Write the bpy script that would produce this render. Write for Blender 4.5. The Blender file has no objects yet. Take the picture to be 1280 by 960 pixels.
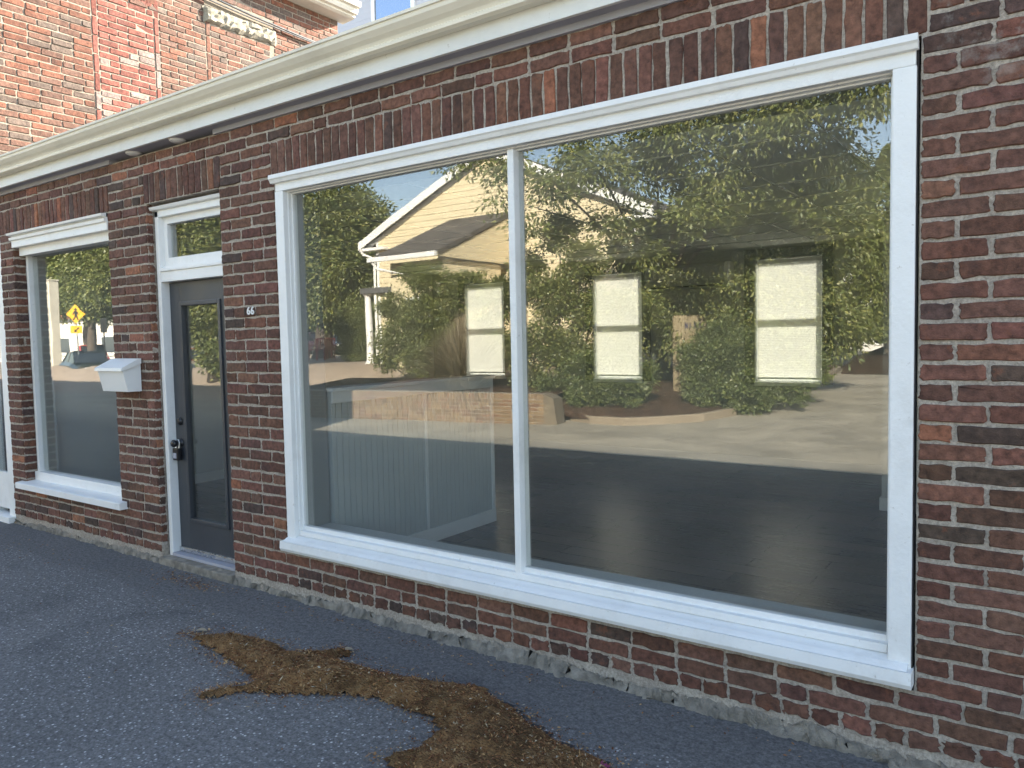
import bpy, bmesh, math, random
import numpy as np
from mathutils import Vector, Matrix
random.seed(7); rng = np.random.default_rng(7)
S = bpy.context.scene
COL = S.collection
PI = math.pi
RAD = math.radians

# ------------------------------------------------------------------ camera frame (metres; facade plane is y = 0, asphalt is z = 0)
F_PX = 965.0
YAW, PITCH, ROLL = 0.6197, -0.0585, -0.02024
CAMP = Vector((0, -3.1, 1.62))
_f = Vector((-math.sin(YAW)*math.cos(PITCH), math.cos(YAW)*math.cos(PITCH), math.sin(PITCH)))
_r = Vector((math.cos(YAW), math.sin(YAW), 0)); _u = _r.cross(_f)
CR = _r*math.cos(ROLL) + _u*math.sin(ROLL); CU = -_r*math.sin(ROLL) + _u*math.cos(ROLL)
GLASS_Y = 0.06

def opp(px, py, d):
    """place across the lot that the shop glass mirrors, d metres from the facade"""
    D = _f + CR*((px-640)/F_PX) - CU*((py-480)/F_PX)
    t = (d+3.1)/D.y
    p = CAMP + D*t
    return Vector((p.x, 2*GLASS_Y-p.y, p.z))

# ------------------------------------------------------------------ tagging helpers
ORIG = {}
def thing(name, label, cat, loc=(0, 0, 0), group=None):
    o = bpy.data.objects.new(name, None); COL.objects.link(o)
    o.location = loc; o.empty_display_size = .1
    o['label'] = label; o['category'] = cat
    if group: o['group'] = group
    ORIG[o.name] = Vector(loc)
    return o
def tag(o, label, cat, group=None):
    o['label'] = label; o['category'] = cat
    if group: o['group'] = group
    return o
def kind(o, k):
    o['kind'] = k; return o
def copy_tree(o, parent=None):
    c = o.copy(); COL.objects.link(c); c.parent = parent
    for ch in list(o.children): copy_tree(ch, c)
    return c

class MB:
    """collects verts / faces in world metres, builds ONE mesh object"""
    def __init__(s): s.v = []; s.f = []; s.m = []; s.c = []; s.col = (1, 1, 1)
    def add(s, vs, fs, m=0, col=None):
        b = len(s.v); s.v += [tuple(p) for p in vs]
        s.c += [col or s.col]*len(vs)
        for f in fs: s.f.append([i+b for i in f]); s.m.append(m)
    def box(s, a, b, bev=0.0, m=0, M=None, col=None):
        x0, y0, z0 = [min(p, q) for p, q in zip(a, b)]; x1, y1, z1 = [max(p, q) for p, q in zip(a, b)]
        if bev <= 0:
            vs = [Vector(p) for p in ((x0,y0,z0),(x1,y0,z0),(x1,y1,z0),(x0,y1,z0),(x0,y0,z1),(x1,y0,z1),(x1,y1,z1),(x0,y1,z1))]
            fs = [(3,2,1,0),(4,5,6,7),(0,1,5,4),(1,2,6,5),(2,3,7,6),(3,0,4,7)]
        else:
            bm = bmesh.new(); bmesh.ops.create_cube(bm, size=1)
            for v in bm.verts: v.co = Vector(((x0+x1)/2+v.co.x*(x1-x0), (y0+y1)/2+v.co.y*(y1-y0), (z0+z1)/2+v.co.z*(z1-z0)))
            e = min(bev, .45*min(x1-x0, y1-y0, z1-z0))
            bmesh.ops.bevel(bm, geom=bm.edges[:], offset=e, segments=2, profile=.7, affect='EDGES')
            bm.verts.index_update()
            vs = [v.co.copy() for v in bm.verts]; fs = [[v.index for v in f.verts] for f in bm.faces]; bm.free()
        if M is not None: vs = [M @ p for p in vs]
        s.add(vs, fs, m, col)
    def prism(s, prof, a, b, axis='x', m=0):
        """profile of 2-d points swept along an axis; profile order (other two axes in xyz order)"""
        n = len(prof); vs = []
        for t in (a, b):
            for p, q in prof:
                vs.append({'x': (t, p, q), 'y': (p, t, q), 'z': (p, q, t)}[axis])
        fs = [(i, (i+1) % n, n+(i+1) % n, n+i) for i in range(n)]
        fs += [tuple(range(n))[::-1], tuple(range(n, 2*n))]
        s.add(vs, fs, m)
    def tube(s, pts, rs, n=8, m=0, cap=True, col=None):
        pts = [Vector(p) for p in pts]
        if not hasattr(rs, '__len__'): rs = [rs]*len(pts)
        vs = []; fs = []; prev = None
        for i, p in enumerate(pts):
            t = (pts[min(i+1, len(pts)-1)] - pts[max(i-1, 0)]).normalized()
            ref = prev if prev is not None else (Vector((0, 0, 1)) if abs(t.z) < .9 else Vector((1, 0, 0)))
            a = (ref - t*ref.dot(t)).normalized(); prev = a; b = t.cross(a)
            for k in range(n):
                an = 2*PI*k/n; vs.append(p + (a*math.cos(an)+b*math.sin(an))*rs[i])
        for i in range(len(pts)-1):
            for k in range(n): fs.append((i*n+k, i*n+(k+1) % n, (i+1)*n+(k+1) % n, (i+1)*n+k))
        if cap: fs += [tuple(range(n))[::-1], tuple(range((len(pts)-1)*n, len(pts)*n))]
        s.add(vs, fs, m, col)
    def lathe(s, c, prof, axis=(0, 0, 1), n=20, m=0):
        ax = Vector(axis).normalized(); c = Vector(c)
        a = ax.orthogonal().normalized(); b = ax.cross(a); vs = []; fs = []
        for r, h in prof:
            for k in range(n):
                an = 2*PI*k/n; vs.append(c + ax*h + (a*math.cos(an)+b*math.sin(an))*max(r, 1e-4))
        for i in range(len(prof)-1):
            for k in range(n): fs.append((i*n+k, i*n+(k+1) % n, (i+1)*n+(k+1) % n, (i+1)*n+k))
        fs += [tuple(range(n))[::-1], tuple(range((len(prof)-1)*n, len(prof)*n))]
        s.add(vs, fs, m)
    def build(s, name, mats, parent=None, smooth=False, colors=False):
        o0 = ORIG.get(parent.name, Vector()) if parent is not None else Vector()
        me = bpy.data.meshes.new(name)
        me.from_pydata([(p[0]-o0.x, p[1]-o0.y, p[2]-o0.z) for p in s.v], [], s.f)
        for mt in (mats if isinstance(mats, (list, tuple)) else [mats]): me.materials.append(mt)
        me.polygons.foreach_set('material_index', s.m)
        if smooth: me.polygons.foreach_set('use_smooth', [True]*len(me.polygons))
        if colors:
            at = me.color_attributes.new('Tint', 'FLOAT_COLOR', 'POINT')
            at.data.foreach_set('color', np.array([(*c, 1) for c in s.c], dtype=np.float32).ravel())
        me.update(); me.validate()
        bm = bmesh.new(); bm.from_mesh(me); bmesh.ops.recalc_face_normals(bm, faces=bm.faces[:]); bm.to_mesh(me); bm.free()
        o = bpy.data.objects.new(name, me); COL.objects.link(o)
        if parent is not None: o.parent = parent; ORIG[o.name] = o0
        return o

# ------------------------------------------------------------------ materials
class NT:
    def __init__(s, name):
        s.mat = bpy.data.materials.new(name); s.mat.use_nodes = True; s.t = s.mat.node_tree
        s.t.nodes.clear(); s.out = s.n('ShaderNodeOutputMaterial'); s.co = s.n('ShaderNodeTexCoord').outputs['Object']
    def n(s, ty, **kw):
        nd = s.t.nodes.new(ty)
        for k, v in kw.items():
            if k in nd.inputs: s.l(v, nd.inputs[k])
            else: setattr(nd, k, v)
        return nd
    def l(s, a, b):
        if isinstance(a, bpy.types.NodeSocket): s.t.links.new(a, b)
        else:
            if isinstance(a, tuple) and len(a) == 3 and b.type == 'RGBA': a = (*a, 1)
            b.default_value = a
    def noise(s, scale, detail=4, rough=.55, vec=None, dist=0):
        nd = s.n('ShaderNodeTexNoise'); s.l(vec or s.co, nd.inputs['Vector']); nd.inputs['Scale'].default_value = scale
        nd.inputs['Detail'].default_value = detail; nd.inputs['Roughness'].default_value = rough; nd.inputs['Distortion'].default_value = dist
        return nd.outputs['Fac']
    def voro(s, scale, feature='F1', vec=None):
        nd = s.n('ShaderNodeTexVoronoi'); nd.feature = feature; s.l(vec or s.co, nd.inputs['Vector']); nd.inputs['Scale'].default_value = scale
        return nd
    def ramp(s, fac, stops, interp='LINEAR'):
        nd = s.n('ShaderNodeValToRGB'); s.l(fac, nd.inputs[0]); cr = nd.color_ramp; cr.interpolation = interp
        while len(cr.elements) < len(stops): cr.elements.new(.5)
        for e, (p, c) in zip(cr.elements, stops):
            e.position = p; e.color = (*c, 1) if hasattr(c, '__len__') else (c, c, c, 1)
        return nd.outputs['Color']
    def mix(s, f, a, b, mode='MIX'):
        nd = s.n('ShaderNodeMix'); nd.data_type = 'RGBA'; nd.blend_type = mode
        s.l(f, nd.inputs[0]); s.l(a, nd.inputs[6]); s.l(b, nd.inputs[7]); return nd.outputs[2]
    def math(s, op, a, b=0.0, c=None, clamp=False):
        nd = s.n('ShaderNodeMath'); nd.operation = op; nd.use_clamp = clamp; s.l(a, nd.inputs[0]); s.l(b, nd.inputs[1])
        if c is not None: s.l(c, nd.inputs[2])
        return nd.outputs[0]
    def mapping(s, scale=(1, 1, 1), rot=(0, 0, 0), loc=(0, 0, 0), vec=None):
        nd = s.n('ShaderNodeMapping'); s.l(vec or s.co, nd.inputs['Vector'])
        nd.inputs['Scale'].default_value = scale; nd.inputs['Rotation'].default_value = rot; nd.inputs['Location'].default_value = loc
        return nd.outputs[0]
    def bump(s, h, strength=.3, dist=.01, normal=None):
        nd = s.n('ShaderNodeBump'); s.l(h, nd.inputs['Height']); nd.inputs['Strength'].default_value = strength; nd.inputs['Distance'].default_value = dist
        if normal is not None: s.l(normal, nd.inputs['Normal'])
        return nd.outputs[0]
    def attr(s, name='Tint'):
        nd = s.n('ShaderNodeAttribute'); nd.attribute_name = name; return nd.outputs['Color']
    def island(s): return s.n('ShaderNodeNewGeometry').outputs['Random Per Island']
    def sep(s): 
        nd = s.n('ShaderNodeSeparateXYZ'); s.l(s.co, nd.inputs[0]); return nd.outputs
    def done(s, color, rough=.7, normal=None, metal=0.0, spec=.5, coat=0.0, sheen=0.0):
        b = s.n('ShaderNodeBsdfPrincipled'); s.l(color, b.inputs['Base Color']); s.l(rough, b.inputs['Roughness'])
        b.inputs['Metallic'].default_value = metal; b.inputs['Specular IOR Level'].default_value = spec; b.inputs['Coat Weight'].default_value = coat
        if normal is not None: s.l(normal, b.inputs['Normal'])
        s.t.links.new(b.outputs[0], s.out.inputs[0]); s.bsdf = b
        return s.mat

def plain(name, color, rough=.6, var=.12, scale=6, bump=.08, metal=0.0, spec=.5, grime=None, gscale=2.5, dist=.004):
    t = NT(name)
    f = t.noise(scale, 5)
    lo = tuple(c*(1-var) for c in color); hi = tuple(min(1, c*(1+var)) for c in color)
    c = t.ramp(f, [(.3, lo), (.7, hi)])
    if grime: c = t.mix(t.math('MULTIPLY', t.ramp(t.noise(gscale, 6, .65), [(.5, 0.0), (.8, 1.0)]), .6), c, grime)
    r = t.ramp(t.noise(scale*2, 3), [(.3, max(0, rough-.08)), (.7, min(1, rough+.08))])
    nm = t.bump(t.noise(scale*9, 4), bump, dist)
    return t.done(c, r, nm, metal, spec)

def mat_brick(name, smear=1.0):
    t = NT(name); c = t.attr()
    n1 = t.noise(38, 6, .65); n2 = t.noise(9, 4); n3 = t.noise(160, 3, .7)
    c = t.mix(1.0, c, t.ramp(n1, [(.3, .5), (.5, 1.0), (.7, 1.5)]), 'MULTIPLY')
    c = t.mix(t.math('MULTIPLY', t.ramp(n2, [(.55, 0.0), (.72, 1.0)]), .45), c, (.055, .04, .038))
    c = t.mix(t.math('MULTIPLY', t.ramp(t.noise(6.5, 6, .75), [(.58, 0.0), (.64, 1.0)]), .5*smear), c, (.23, .09, .05))
    # mortar smears and lime bloom
    c = t.mix(t.math('MULTIPLY', t.ramp(t.noise(5.5, 7, .72), [(.64, 0.0), (.76, 1.0)]), .2*smear), c, (.34, .3, .27))
    x_, y_, z_ = t.sep()
    up_ = t.math('MULTIPLY', t.ramp(t.math('MULTIPLY_ADD', x_, 1.0, -2.2), [(.3, 0.0), (.6, 1.0)]), t.ramp(t.math('SUBTRACT', z_, 2.1), [(.2, 0.0), (.6, 1.0)]))
    c = t.mix(t.math('MULTIPLY', t.math('MULTIPLY', up_, t.ramp(t.noise(4.2, 6, .7), [(.52, 0.0), (.6, 1.0)])), .75*smear), c, (.33, .32, .29))
    c = t.mix(t.math('MULTIPLY', t.ramp(n3, [(.68, 0.0), (.76, 1.0)]), .3), c, (.42, .36, .32))
    h = t.math('ADD', t.math('MULTIPLY', n1, .7), t.math('MULTIPLY', n3, .5))
    return t.done(c, t.ramp(n2, [(.3, .72), (.7, .9)]), t.bump(h, .9, .008), spec=.35)
def mat_mortar(name, c0=(.25, .225, .2), c1=(.46, .42, .37)):
    t = NT(name)
    c = t.ramp(t.noise(7, 6, .65), [(.3, c0), (.7, c1)])
    c = t.mix(.8, c, t.ramp(t.noise(75, 5, .75), [(.32, .4), (.7, 1.45)]), 'MULTIPLY')
    c = t.mix(t.math('MULTIPLY', t.ramp(t.noise(16, 6, .7), [(.52, 0.0), (.7, 1.0)]), .5), c, (.17, .14, .115))
    return t.done(c, .95, t.bump(t.noise(140, 5, .7), .8, .006), spec=.2)

def mat_paint(name, color=(.8, .8, .78), brush=True):
    t = NT(name)
    c = t.ramp(t.noise(4, 5), [(.3, tuple(x*.93 for x in color)), (.7, color)])
    c = t.mix(t.math('MULTIPLY', t.ramp(t.noise(34, 6, .75), [(.64, 0.0), (.68, 1.0)]), .55), c, (.4, .37, .32))
    c = t.mix(t.math('MULTIPLY', t.ramp(t.noise(2.6, 7, .75), [(.52, 0.0), (.75, 1.0)]), .38), c, (.5, .47, .42))
    h = t.math('ADD', t.noise(45, 4), t.math('MULTIPLY', t.noise(9, 3), .8))
    return t.done(c, t.ramp(t.noise(8, 3), [(.3, .38), (.7, .55)]), t.bump(h, .45, .005))

def mat_glass(name, r0=.075, tint=(.93, .95, .94), wave=.0, dust=.009):
    """window pane: clear body plus mirror reflection that grows with the viewing angle (each face of the pane adds its own)"""
    t = NT(name)
    lw = t.n('ShaderNodeLayerWeight'); lw.inputs['Blend'].default_value = .5
    p5 = t.math('POWER', lw.outputs['Facing'], 5.0)
    fac = t.math('MULTIPLY_ADD', p5, 1-r0, r0)
    tr = t.n('ShaderNodeBsdfTransparent'); t.l(tint, tr.inputs[0])
    gl = t.n('ShaderNodeBsdfGlossy'); gl.inputs['Roughness'].default_value = 0.0; t.l((1, .99, .96), gl.inputs[0])
    if wave > 0:
        t.l(t.bump(t.noise(2.3, 2, .4), wave, .02), gl.inputs['Normal'])
    mx = t.n('ShaderNodeMixShader'); t.l(fac, mx.inputs[0]); t.t.links.new(tr.outputs[0], mx.inputs[1]); t.t.links.new(gl.outputs[0], mx.inputs[2])
    df = t.n('ShaderNodeBsdfDiffuse'); t.l((.7, .69, .65), df.inputs[0])
    ds = t.n('ShaderNodeMixShader'); t.l(t.math('MULTIPLY', t.ramp(t.noise(3, 5, .65), [(.3, .6), (.7, 1.3)]), dust), ds.inputs[0])
    t.t.links.new(mx.outputs[0], ds.inputs[1]); t.t.links.new(df.outputs[0], ds.inputs[2])
    t.t.links.new(ds.outputs[0], t.out.inputs[0]); return t.mat

def mat_leaf(name, a, b, c, trans=.22, rough=.45):
    t = NT(name)
    col = t.ramp(t.island(), [(0, a), (.5, b), (1, c)])
    col = t.mix(.6, col, t.ramp(t.noise(1.6, 3), [(.3, .6), (.7, 1.35)]), 'MULTIPLY')
    p = t.n('ShaderNodeBsdfPrincipled'); t.l(col, p.inputs['Base Color']); p.inputs['Roughness'].default_value = rough
    tl = t.n('ShaderNodeBsdfTranslucent'); t.l(t.mix(1.0, col, (1.3, 1.35, .6), 'MULTIPLY'), tl.inputs[0])
    mx = t.n('ShaderNodeMixShader'); mx.inputs[0].default_value = trans
    t.t.links.new(p.outputs[0], mx.inputs[1]); t.t.links.new(tl.outputs[0], mx.inputs[2]); t.t.links.new(mx.outputs[0], t.out.inputs[0])
    return t.mat

def mat_asphalt():
    t = NT('asphalt'); x, y, z = t.sep()
    # smoother newer strip laid along the shop front
    edge = t.math('ADD', y, t.math('MULTIPLY', t.noise(1.4, 4), .38))
    strip = t.ramp(t.math('ADD', edge, .75), [(.47, 0.0), (.56, 1.0)])
    base = t.ramp(t.noise(.7, 6, .6), [(.3, (.128, .124, .121)), (.7, (.195, .187, .181))])
    fine = t.noise(95, 5, .7)
    base = t.mix(1.0, base, t.ramp(fine, [(.3, .55), (.5, 1.0), (.75, 1.5)]), 'MULTIPLY')
    v = t.voro(62); rnd = t.n('ShaderNodeSeparateColor'); t.l(v.outputs['Color'], rnd.inputs[0])
    dot = t.ramp(v.outputs['Distance'], [(.26, 1.0), (.4, 0.0)])
    pick = t.ramp(rnd.outputs[0], [(.45, 0.0), (.6, 1.0)])
    speck = t.math('MULTIPLY', dot, pick)
    speck = t.math('MULTIPLY', speck, t.math('SUBTRACT', 1.0, t.math('MULTIPLY', strip, .8)))
    stone = t.ramp(rnd.outputs[1], [(0, (.16, .16, .165)), (.6, (.33, .33, .33)), (1, (.6, .59, .57))])
    c = t.mix(speck, base, stone)
    c = t.mix(t.math('MULTIPLY', strip, .6), c, t.mix(1.0, (.138, .134, .133), t.ramp(fine, [(.3, .6), (.75, 1.4)]), 'MULTIPLY'))
    c = t.mix(t.math('MULTIPLY', t.ramp(t.noise(2.1, 7, .7), [(.58, 0.0), (.75, 1.0)]), .4), c, (.15, .135, .115))
    c = t.mix(.75, c, t.ramp(t.noise(38, 4, .7), [(.34, .55), (.66, 1.4)]), 'MULTIPLY')
    c = t.mix(t.math('MULTIPLY', t.ramp(t.noise(1.1, 8, .7, None, .6), [(.56, 0.0), (.66, 1.0)]), .45), c, (.055, .055, .06))
    h = t.math('ADD', t.math('MULTIPLY', fine, .6), t.math('MULTIPLY', v.outputs['Distance'], -.5))
    # worn lot away from the shop, its sunlit paleness painted into the colour
    c = t.mix(t.math('MULTIPLY', t.ramp(t.math('MULTIPLY', y, -.1), [(.45, 0.0), (.7, 1.0)]), .75), c, t.mix(.8, t.ramp(t.noise(22, 5, .8), [(.36, (.3, .27, .21)), (.66, (.66, .59, .46))]), t.ramp(t.noise(.9, 6, .7), [(.35, .6), (.65, 1.25)]), 'MULTIPLY'))
    return t.done(c, .9, t.bump(h, .8, .008), spec=.3)

M = {}
M['brick'] = mat_brick('old_brick'); M['brick_plain'] = mat_brick('sunlit_brick', .0); M['mortar'] = mat_mortar('lime_mortar', (.35, .3, .25), (.52, .46, .385))
M['mortar_light'] = mat_mortar('pale_mortar', (.27, .225, .17), (.4, .34, .27))
M['white'] = mat_paint('white_gloss_paint', (.85, .85, .83)); M['white2'] = mat_paint('white_aluminium', (.74, .74, .7))
M['cream'] = plain('cream_gutter', (.8, .75, .63), .42, .05, 5, .03, grime=(.4, .37, .3))
M['soffit'] = plain('grey_soffit', (.36, .36, .4), .7, .06, 5, .05)
M['dark'] = plain('dark_gap', (.02, .018, .018), .9, .2, 9, .1)
M['door'] = plain('charcoal_door_paint', (.045, .05, .058), .42, .1, 4, .05)
M['glass'] = mat_glass('shop_glass', .094, (.94, .955, .945), .014)
M['glass2'] = mat_glass('side_glass', .094, (.92, .94, .935), .02)
M['clear'] = mat_glass('plain_glass', .04, (.96, .97, .96))
M['black'] = plain('black_hardware', (.012, .012, .014), .35, .2, 10, .05)
M['steel'] = plain('brushed_aluminium', (.72, .73, .74), .3, .06, 12, .05, metal=1.0)
M['plastic'] = plain('white_plastic', (.78, .78, .76), .38, .03, 4, .02)
M['iwall'] = plain('grey_wall_paint', (.45, .46, .445), .75, .04, 3, .06)
M['itrim'] = plain('grey_trim_paint', (.62, .63, .62), .5, .04, 3, .04)
M['icasing'] = plain('dark_casing_paint', (.2, .21, .205), .55, .05, 3, .04)
M['concrete'] = plain('rough_concrete', (.32, .285, .235), .92, .4, 16, .9, grime=(.1, .09, .075), gscale=7, dist=.02)
M['granite'] = plain('kerb_granite', (.27, .22, .16), .85, .2, 30, .3)
M['wood'] = plain('bark', (.11, .085, .065), .95, .35, 14, .9, dist=.03)
M['post'] = plain('pale_post', (.62, .58, .48), .8, .12, 5, .2, grime=(.35, .33, .3))
M['pave'] = plain('tan_paving', (.42, .33, .25), .9, .15, 3, .2, grime=(.25, .2, .15), gscale=.7)
M['roofing'] = plain('roof_membrane', (.1, .1, .1), .9, .15, 3, .2)
M['tarmac'] = mat_asphalt()
M['red'] = plain('red_chair_paint', (.42, .035, .03), .5, .1, 5, .05)

def mat_beadboard():
    t = NT('beadboard'); x, y, z = t.sep()
    w = t.math('ABSOLUTE', t.math('SUBTRACT', t.math('FRACT', t.math('MULTIPLY', y, 1/.052)), .5))
    g = t.ramp(w, [(.4, 1.0), (.47, 0.0)])
    c = t.ramp(t.noise(3, 4), [(.3, (.38, .41, .4)), (.7, (.42, .445, .435))])
    return t.done(c, .6, t.bump(g, .9, .006))
M['bead'] = mat_beadboard()
def mat_floor():
    t = NT('dark_plank_floor')
    b = t.n('ShaderNodeTexBrick'); t.l(t.mapping((1, 1, 1)), b.inputs['Vector'])
    b.offset = .37; b.offset_frequency = 2
    b.inputs['Scale'].default_value = 1; b.inputs['Brick Width'].default_value = 1.22; b.inputs['Row Height'].default_value = .185
    b.inputs['Mortar Size'].default_value = .007; b.inputs['Mortar Smooth'].default_value = .2; b.inputs['Bias'].default_value = 0
    t.l((.035, .03, .027), b.inputs['Color1']); t.l((.12, .1, .086), b.inputs['Color2']); t.l((.008, .008, .008), b.inputs['Mortar'])
    gr = t.noise(5, 6, .65, t.mapping((1, 14, 1)), .4)
    c = t.mix(1.0, b.outputs['Color'], t.ramp(gr, [(.3, .6), (.7, 1.4)]), 'MULTIPLY')
    h = t.math('ADD', t.math('MULTIPLY', b.outputs['Fac'], -1.0), t.math('MULTIPLY', gr, .28))
    bw_ = t.n('ShaderNodeRGBToBW'); t.l(b.outputs['Color'], bw_.inputs[0])
    rg = t.math('ADD', t.ramp(gr, [(.3, .2), (.7, .32)]), t.math('MULTIPLY', bw_.outputs[0], .7))
    return t.done(c, rg, t.bump(h, .8, .006), spec=.85)
M['floor'] = mat_floor()
def mat_ceil():
    t = NT('ceiling_tile')
    c = t.ramp(t.noise(4, 3), [(.3, (.8, .8, .77)), (.7, (.86, .86, .83))])
    c = t.mix(.5, c, t.ramp(t.voro(90).outputs['Distance'], [(.08, .4), (.2, 1.0)]), 'MULTIPLY')
    return t.done(c, .9, t.bump(t.noise(120, 3), .3, .004))
M['ceil'] = mat_ceil()
def mat_blind():
    t = NT('pleated_blind'); x, y, z = t.sep()
    s = t.math('SINE', t.math('MULTIPLY', z, 2*PI/.019))
    c = t.mix(.25, (.88, .87, .84), t.ramp(t.math('MULTIPLY_ADD', s, .5, .5), [(0, .6), (1, 1.0)]), 'MULTIPLY')
    d = t.n('ShaderNodeBsdfDiffuse'); t.l(c, d.inputs[0])
    tl = t.n('ShaderNodeBsdfTranslucent'); t.l(c, tl.inputs[0]); t.l(t.bump(s, .4, .004), tl.inputs['Normal'])
    mx = t.n('ShaderNodeMixShader'); mx.inputs[0].default_value = .39
    t.t.links.new(d.outputs[0], mx.inputs[1]); t.t.links.new(tl.outputs[0], mx.inputs[2]); t.t.links.new(mx.outputs[0], t.out.inputs[0])
    return t.mat
M['blind'] = mat_blind()
def mat_siding(name, color, pitch):
    t = NT(name); x, y, z = t.sep()
    s = t.math('FRACT', t.math('MULTIPLY', z, 1/pitch))
    c = t.ramp(t.noise(1.5, 4), [(.3, tuple(k*.93 for k in color)), (.7, color)])
    return t.done(c, .55, t.bump(t.math('MULTIPLY', s, -1.0), 1.0, .02))
M['yellow'] = mat_siding('yellow_clapboard', (.7, .6, .4), .2)
M['greyside'] = mat_siding('grey_clapboard', (.52, .51, .53), .12)
def mat_shingle():
    t = NT('asphalt_shingle')
    b = t.n('ShaderNodeTexBrick'); t.l(t.mapping((1, 1, 1)), b.inputs['Vector']); b.inputs['Scale'].default_value = 1
    b.inputs['Brick Width'].default_value = .3; b.inputs['Row Height'].default_value = .13; b.inputs['Mortar Size'].default_value = .006
    t.l((.07, .063, .056), b.inputs['Color1']); t.l((.15, .13, .11), b.inputs['Color2']); t.l((.03, .028, .026), b.inputs['Mortar'])
    return t.done(t.mix(.7, b.outputs['Color'], t.ramp(t.noise(50, 4), [(.3, .6), (.7, 1.4)]), 'MULTIPLY'), .95, t.bump(b.outputs['Fac'], -.5, .01))
M['shingle'] = mat_shingle()
def mat_mulch(name, a, b, c):
    t = NT(name)
    v = t.voro(60, vec=t.mapping((1, 2.2, 1), (0, 0, .7)))
    col = t.ramp(t.noise(24, 6, .75), [(.3, a), (.5, b), (.75, c)])
    col = t.mix(.85, col, t.ramp(t.noise(5.5, 6, .7), [(.36, .42), (.62, 1.25)]), 'MULTIPLY')
    return t.done(col, .95, t.bump(t.math('ADD', t.noise(70, 5, .8), v.outputs['Distance']), 1.0, .02), spec=.2)
M['mulch'] = mat_mulch('bark_mulch', (.06, .035, .022), (.13, .075, .045), (.24, .15, .09))
M['silt'] = mat_mulch('brown_silt', (.14, .068, .03), (.3, .165, .07), (.44, .29, .14))
M['damp'] = plain('damp_asphalt', (.035, .035, .038), .75, .3, 30, .5)
def mat_chip():
    t = NT('plant_litter')
    c = t.ramp(t.math('POWER', t.island(), t.math('MULTIPLY_ADD', t.ramp(t.noise(2.2, 3), [(.4, 0.0), (.6, 1.0)]), 1.6, .9)), [(0, (.1, .042, .022)), (.3, (.28, .125, .055)), (.62, (.42, .24, .1)), (.9, (.44, .31, .16)), (1, (.55, .48, .37))])
    c = t.mix(.8, c, t.ramp(t.noise(4.5, 5, .7), [(.36, .4), (.62, 1.2)]), 'MULTIPLY')
    return t.done(c, .9, spec=.2)
M['chip'] = mat_chip()
LEAF = {
 'maple': mat_leaf('broad_leaf', (.09, .12, .032), (.16, .185, .055), (.26, .26, .085)),
 'dark': mat_leaf('dark_leaf', (.07, .1, .035), (.115, .145, .05), (.17, .19, .07)),
 'shrub': mat_leaf('shrub_leaf', (.09, .12, .035), (.16, .185, .055), (.27, .26, .085)),
 'needle': mat_leaf('conifer_spray', (.1, .13, .035), (.15, .175, .05), (.21, .22, .07), .15),
 'yew': mat_leaf('evergreen_leaf', (.075, .105, .035), (.125, .155, .05), (.2, .215, .075), .2),
 'grass': mat_leaf('dry_grass_blade', (.2, .16, .11), (.32, .26, .18), (.44, .38, .28), .3),
}

# ------------------------------------------------------------------ brickwork
def tint():
    r = random.random(); k = random.uniform(.8, 1.22)
    if r < .035: c = (.24, .1, .058)
    elif r < .12: c = (.08, .05, .04)
    elif r < .45: c = (.158, .074, .05)
    else: c = (.125, .06, .042)
    return tuple(x*k*random.uniform(.93, 1.07) for x in c)
def tint_sun():
    r = random.random(); k = random.uniform(.8, 1.2)
    c = (.175, .07, .042) if r < .4 else (.145, .073, .05) if r < .8 else (.12, .085, .066)
    return tuple(x*k for x in c)
def tint_red():
    k = random.uniform(.8, 1.2)
    c = (.19, .06, .042) if random.random() < .85 else (.24, .18, .155)
    return tuple(x*k for x in c)
def brick(mb, O, U, V, N, u0, u1, v0, v1, col, depth=.007, wob=.0022, n=4, rnd=.005, tilt=.0015):
    """one worn brick: rounded, slightly crooked outline standing proud of the mortar"""
    w, h = (u1-u0)/2, (v1-v0)/2; cu, cv = (u0+u1)/2, (v0+v1)/2
    if w < .018 or h < .018: return
    loop = []
    r = min(rnd*random.uniform(.7, 1.7), w*.6, h*.6)
    corners = [(-1, -1, PI), (1, -1, 1.5*PI), (1, 1, 0), (-1, 1, .5*PI)]
    for sx, sy, a0 in corners:
        for k in (0, .5, 1):
            a = a0 + k*PI/2
            loop.append((sx*(w-r)+r*math.cos(a), sy*(h-r)+r*math.sin(a)))
        nx = corners[(corners.index((sx, sy, a0))+1) % 4]
        for k in range(1, n):
            f = k/n
            loop.append((sx*(w-r)*(1-f)+nx[0]*(w-r)*f + (0 if sy == nx[1] else sx*r), sy*(h-r)*(1-f)+nx[1]*(h-r)*f + (0 if sx == nx[0] else sy*r)))
    loop = [(a+random.gauss(0, wob), b+random.gauss(0, wob)) for a, b in loop]
    L = len(loop); ta, tb = random.gauss(0, tilt), random.gauss(0, tilt); off = random.gauss(0, tilt)
    vs = []
    for sc, d in ((1.0, -.006), (1.0, depth-.004), (None, depth)):
        for a, b in loop:
            if sc is None:
                a *= (w-.0035)/w; b *= (h-.0035)/h
            dd = d + (ta*a/w + tb*b/h + off if d > 0 else 0)
            vs.append(O + U*(cu+a) + V*(cv+b) + N*dd)
    fs = [(i*L+k, i*L+(k+1) % L, (i+1)*L+(k+1) % L, (i+1)*L+k) for i in range(2) for k in range(L)] + [tuple(range(2*L, 3*L))]
    mb.add(vs, fs, 0, col)
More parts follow.
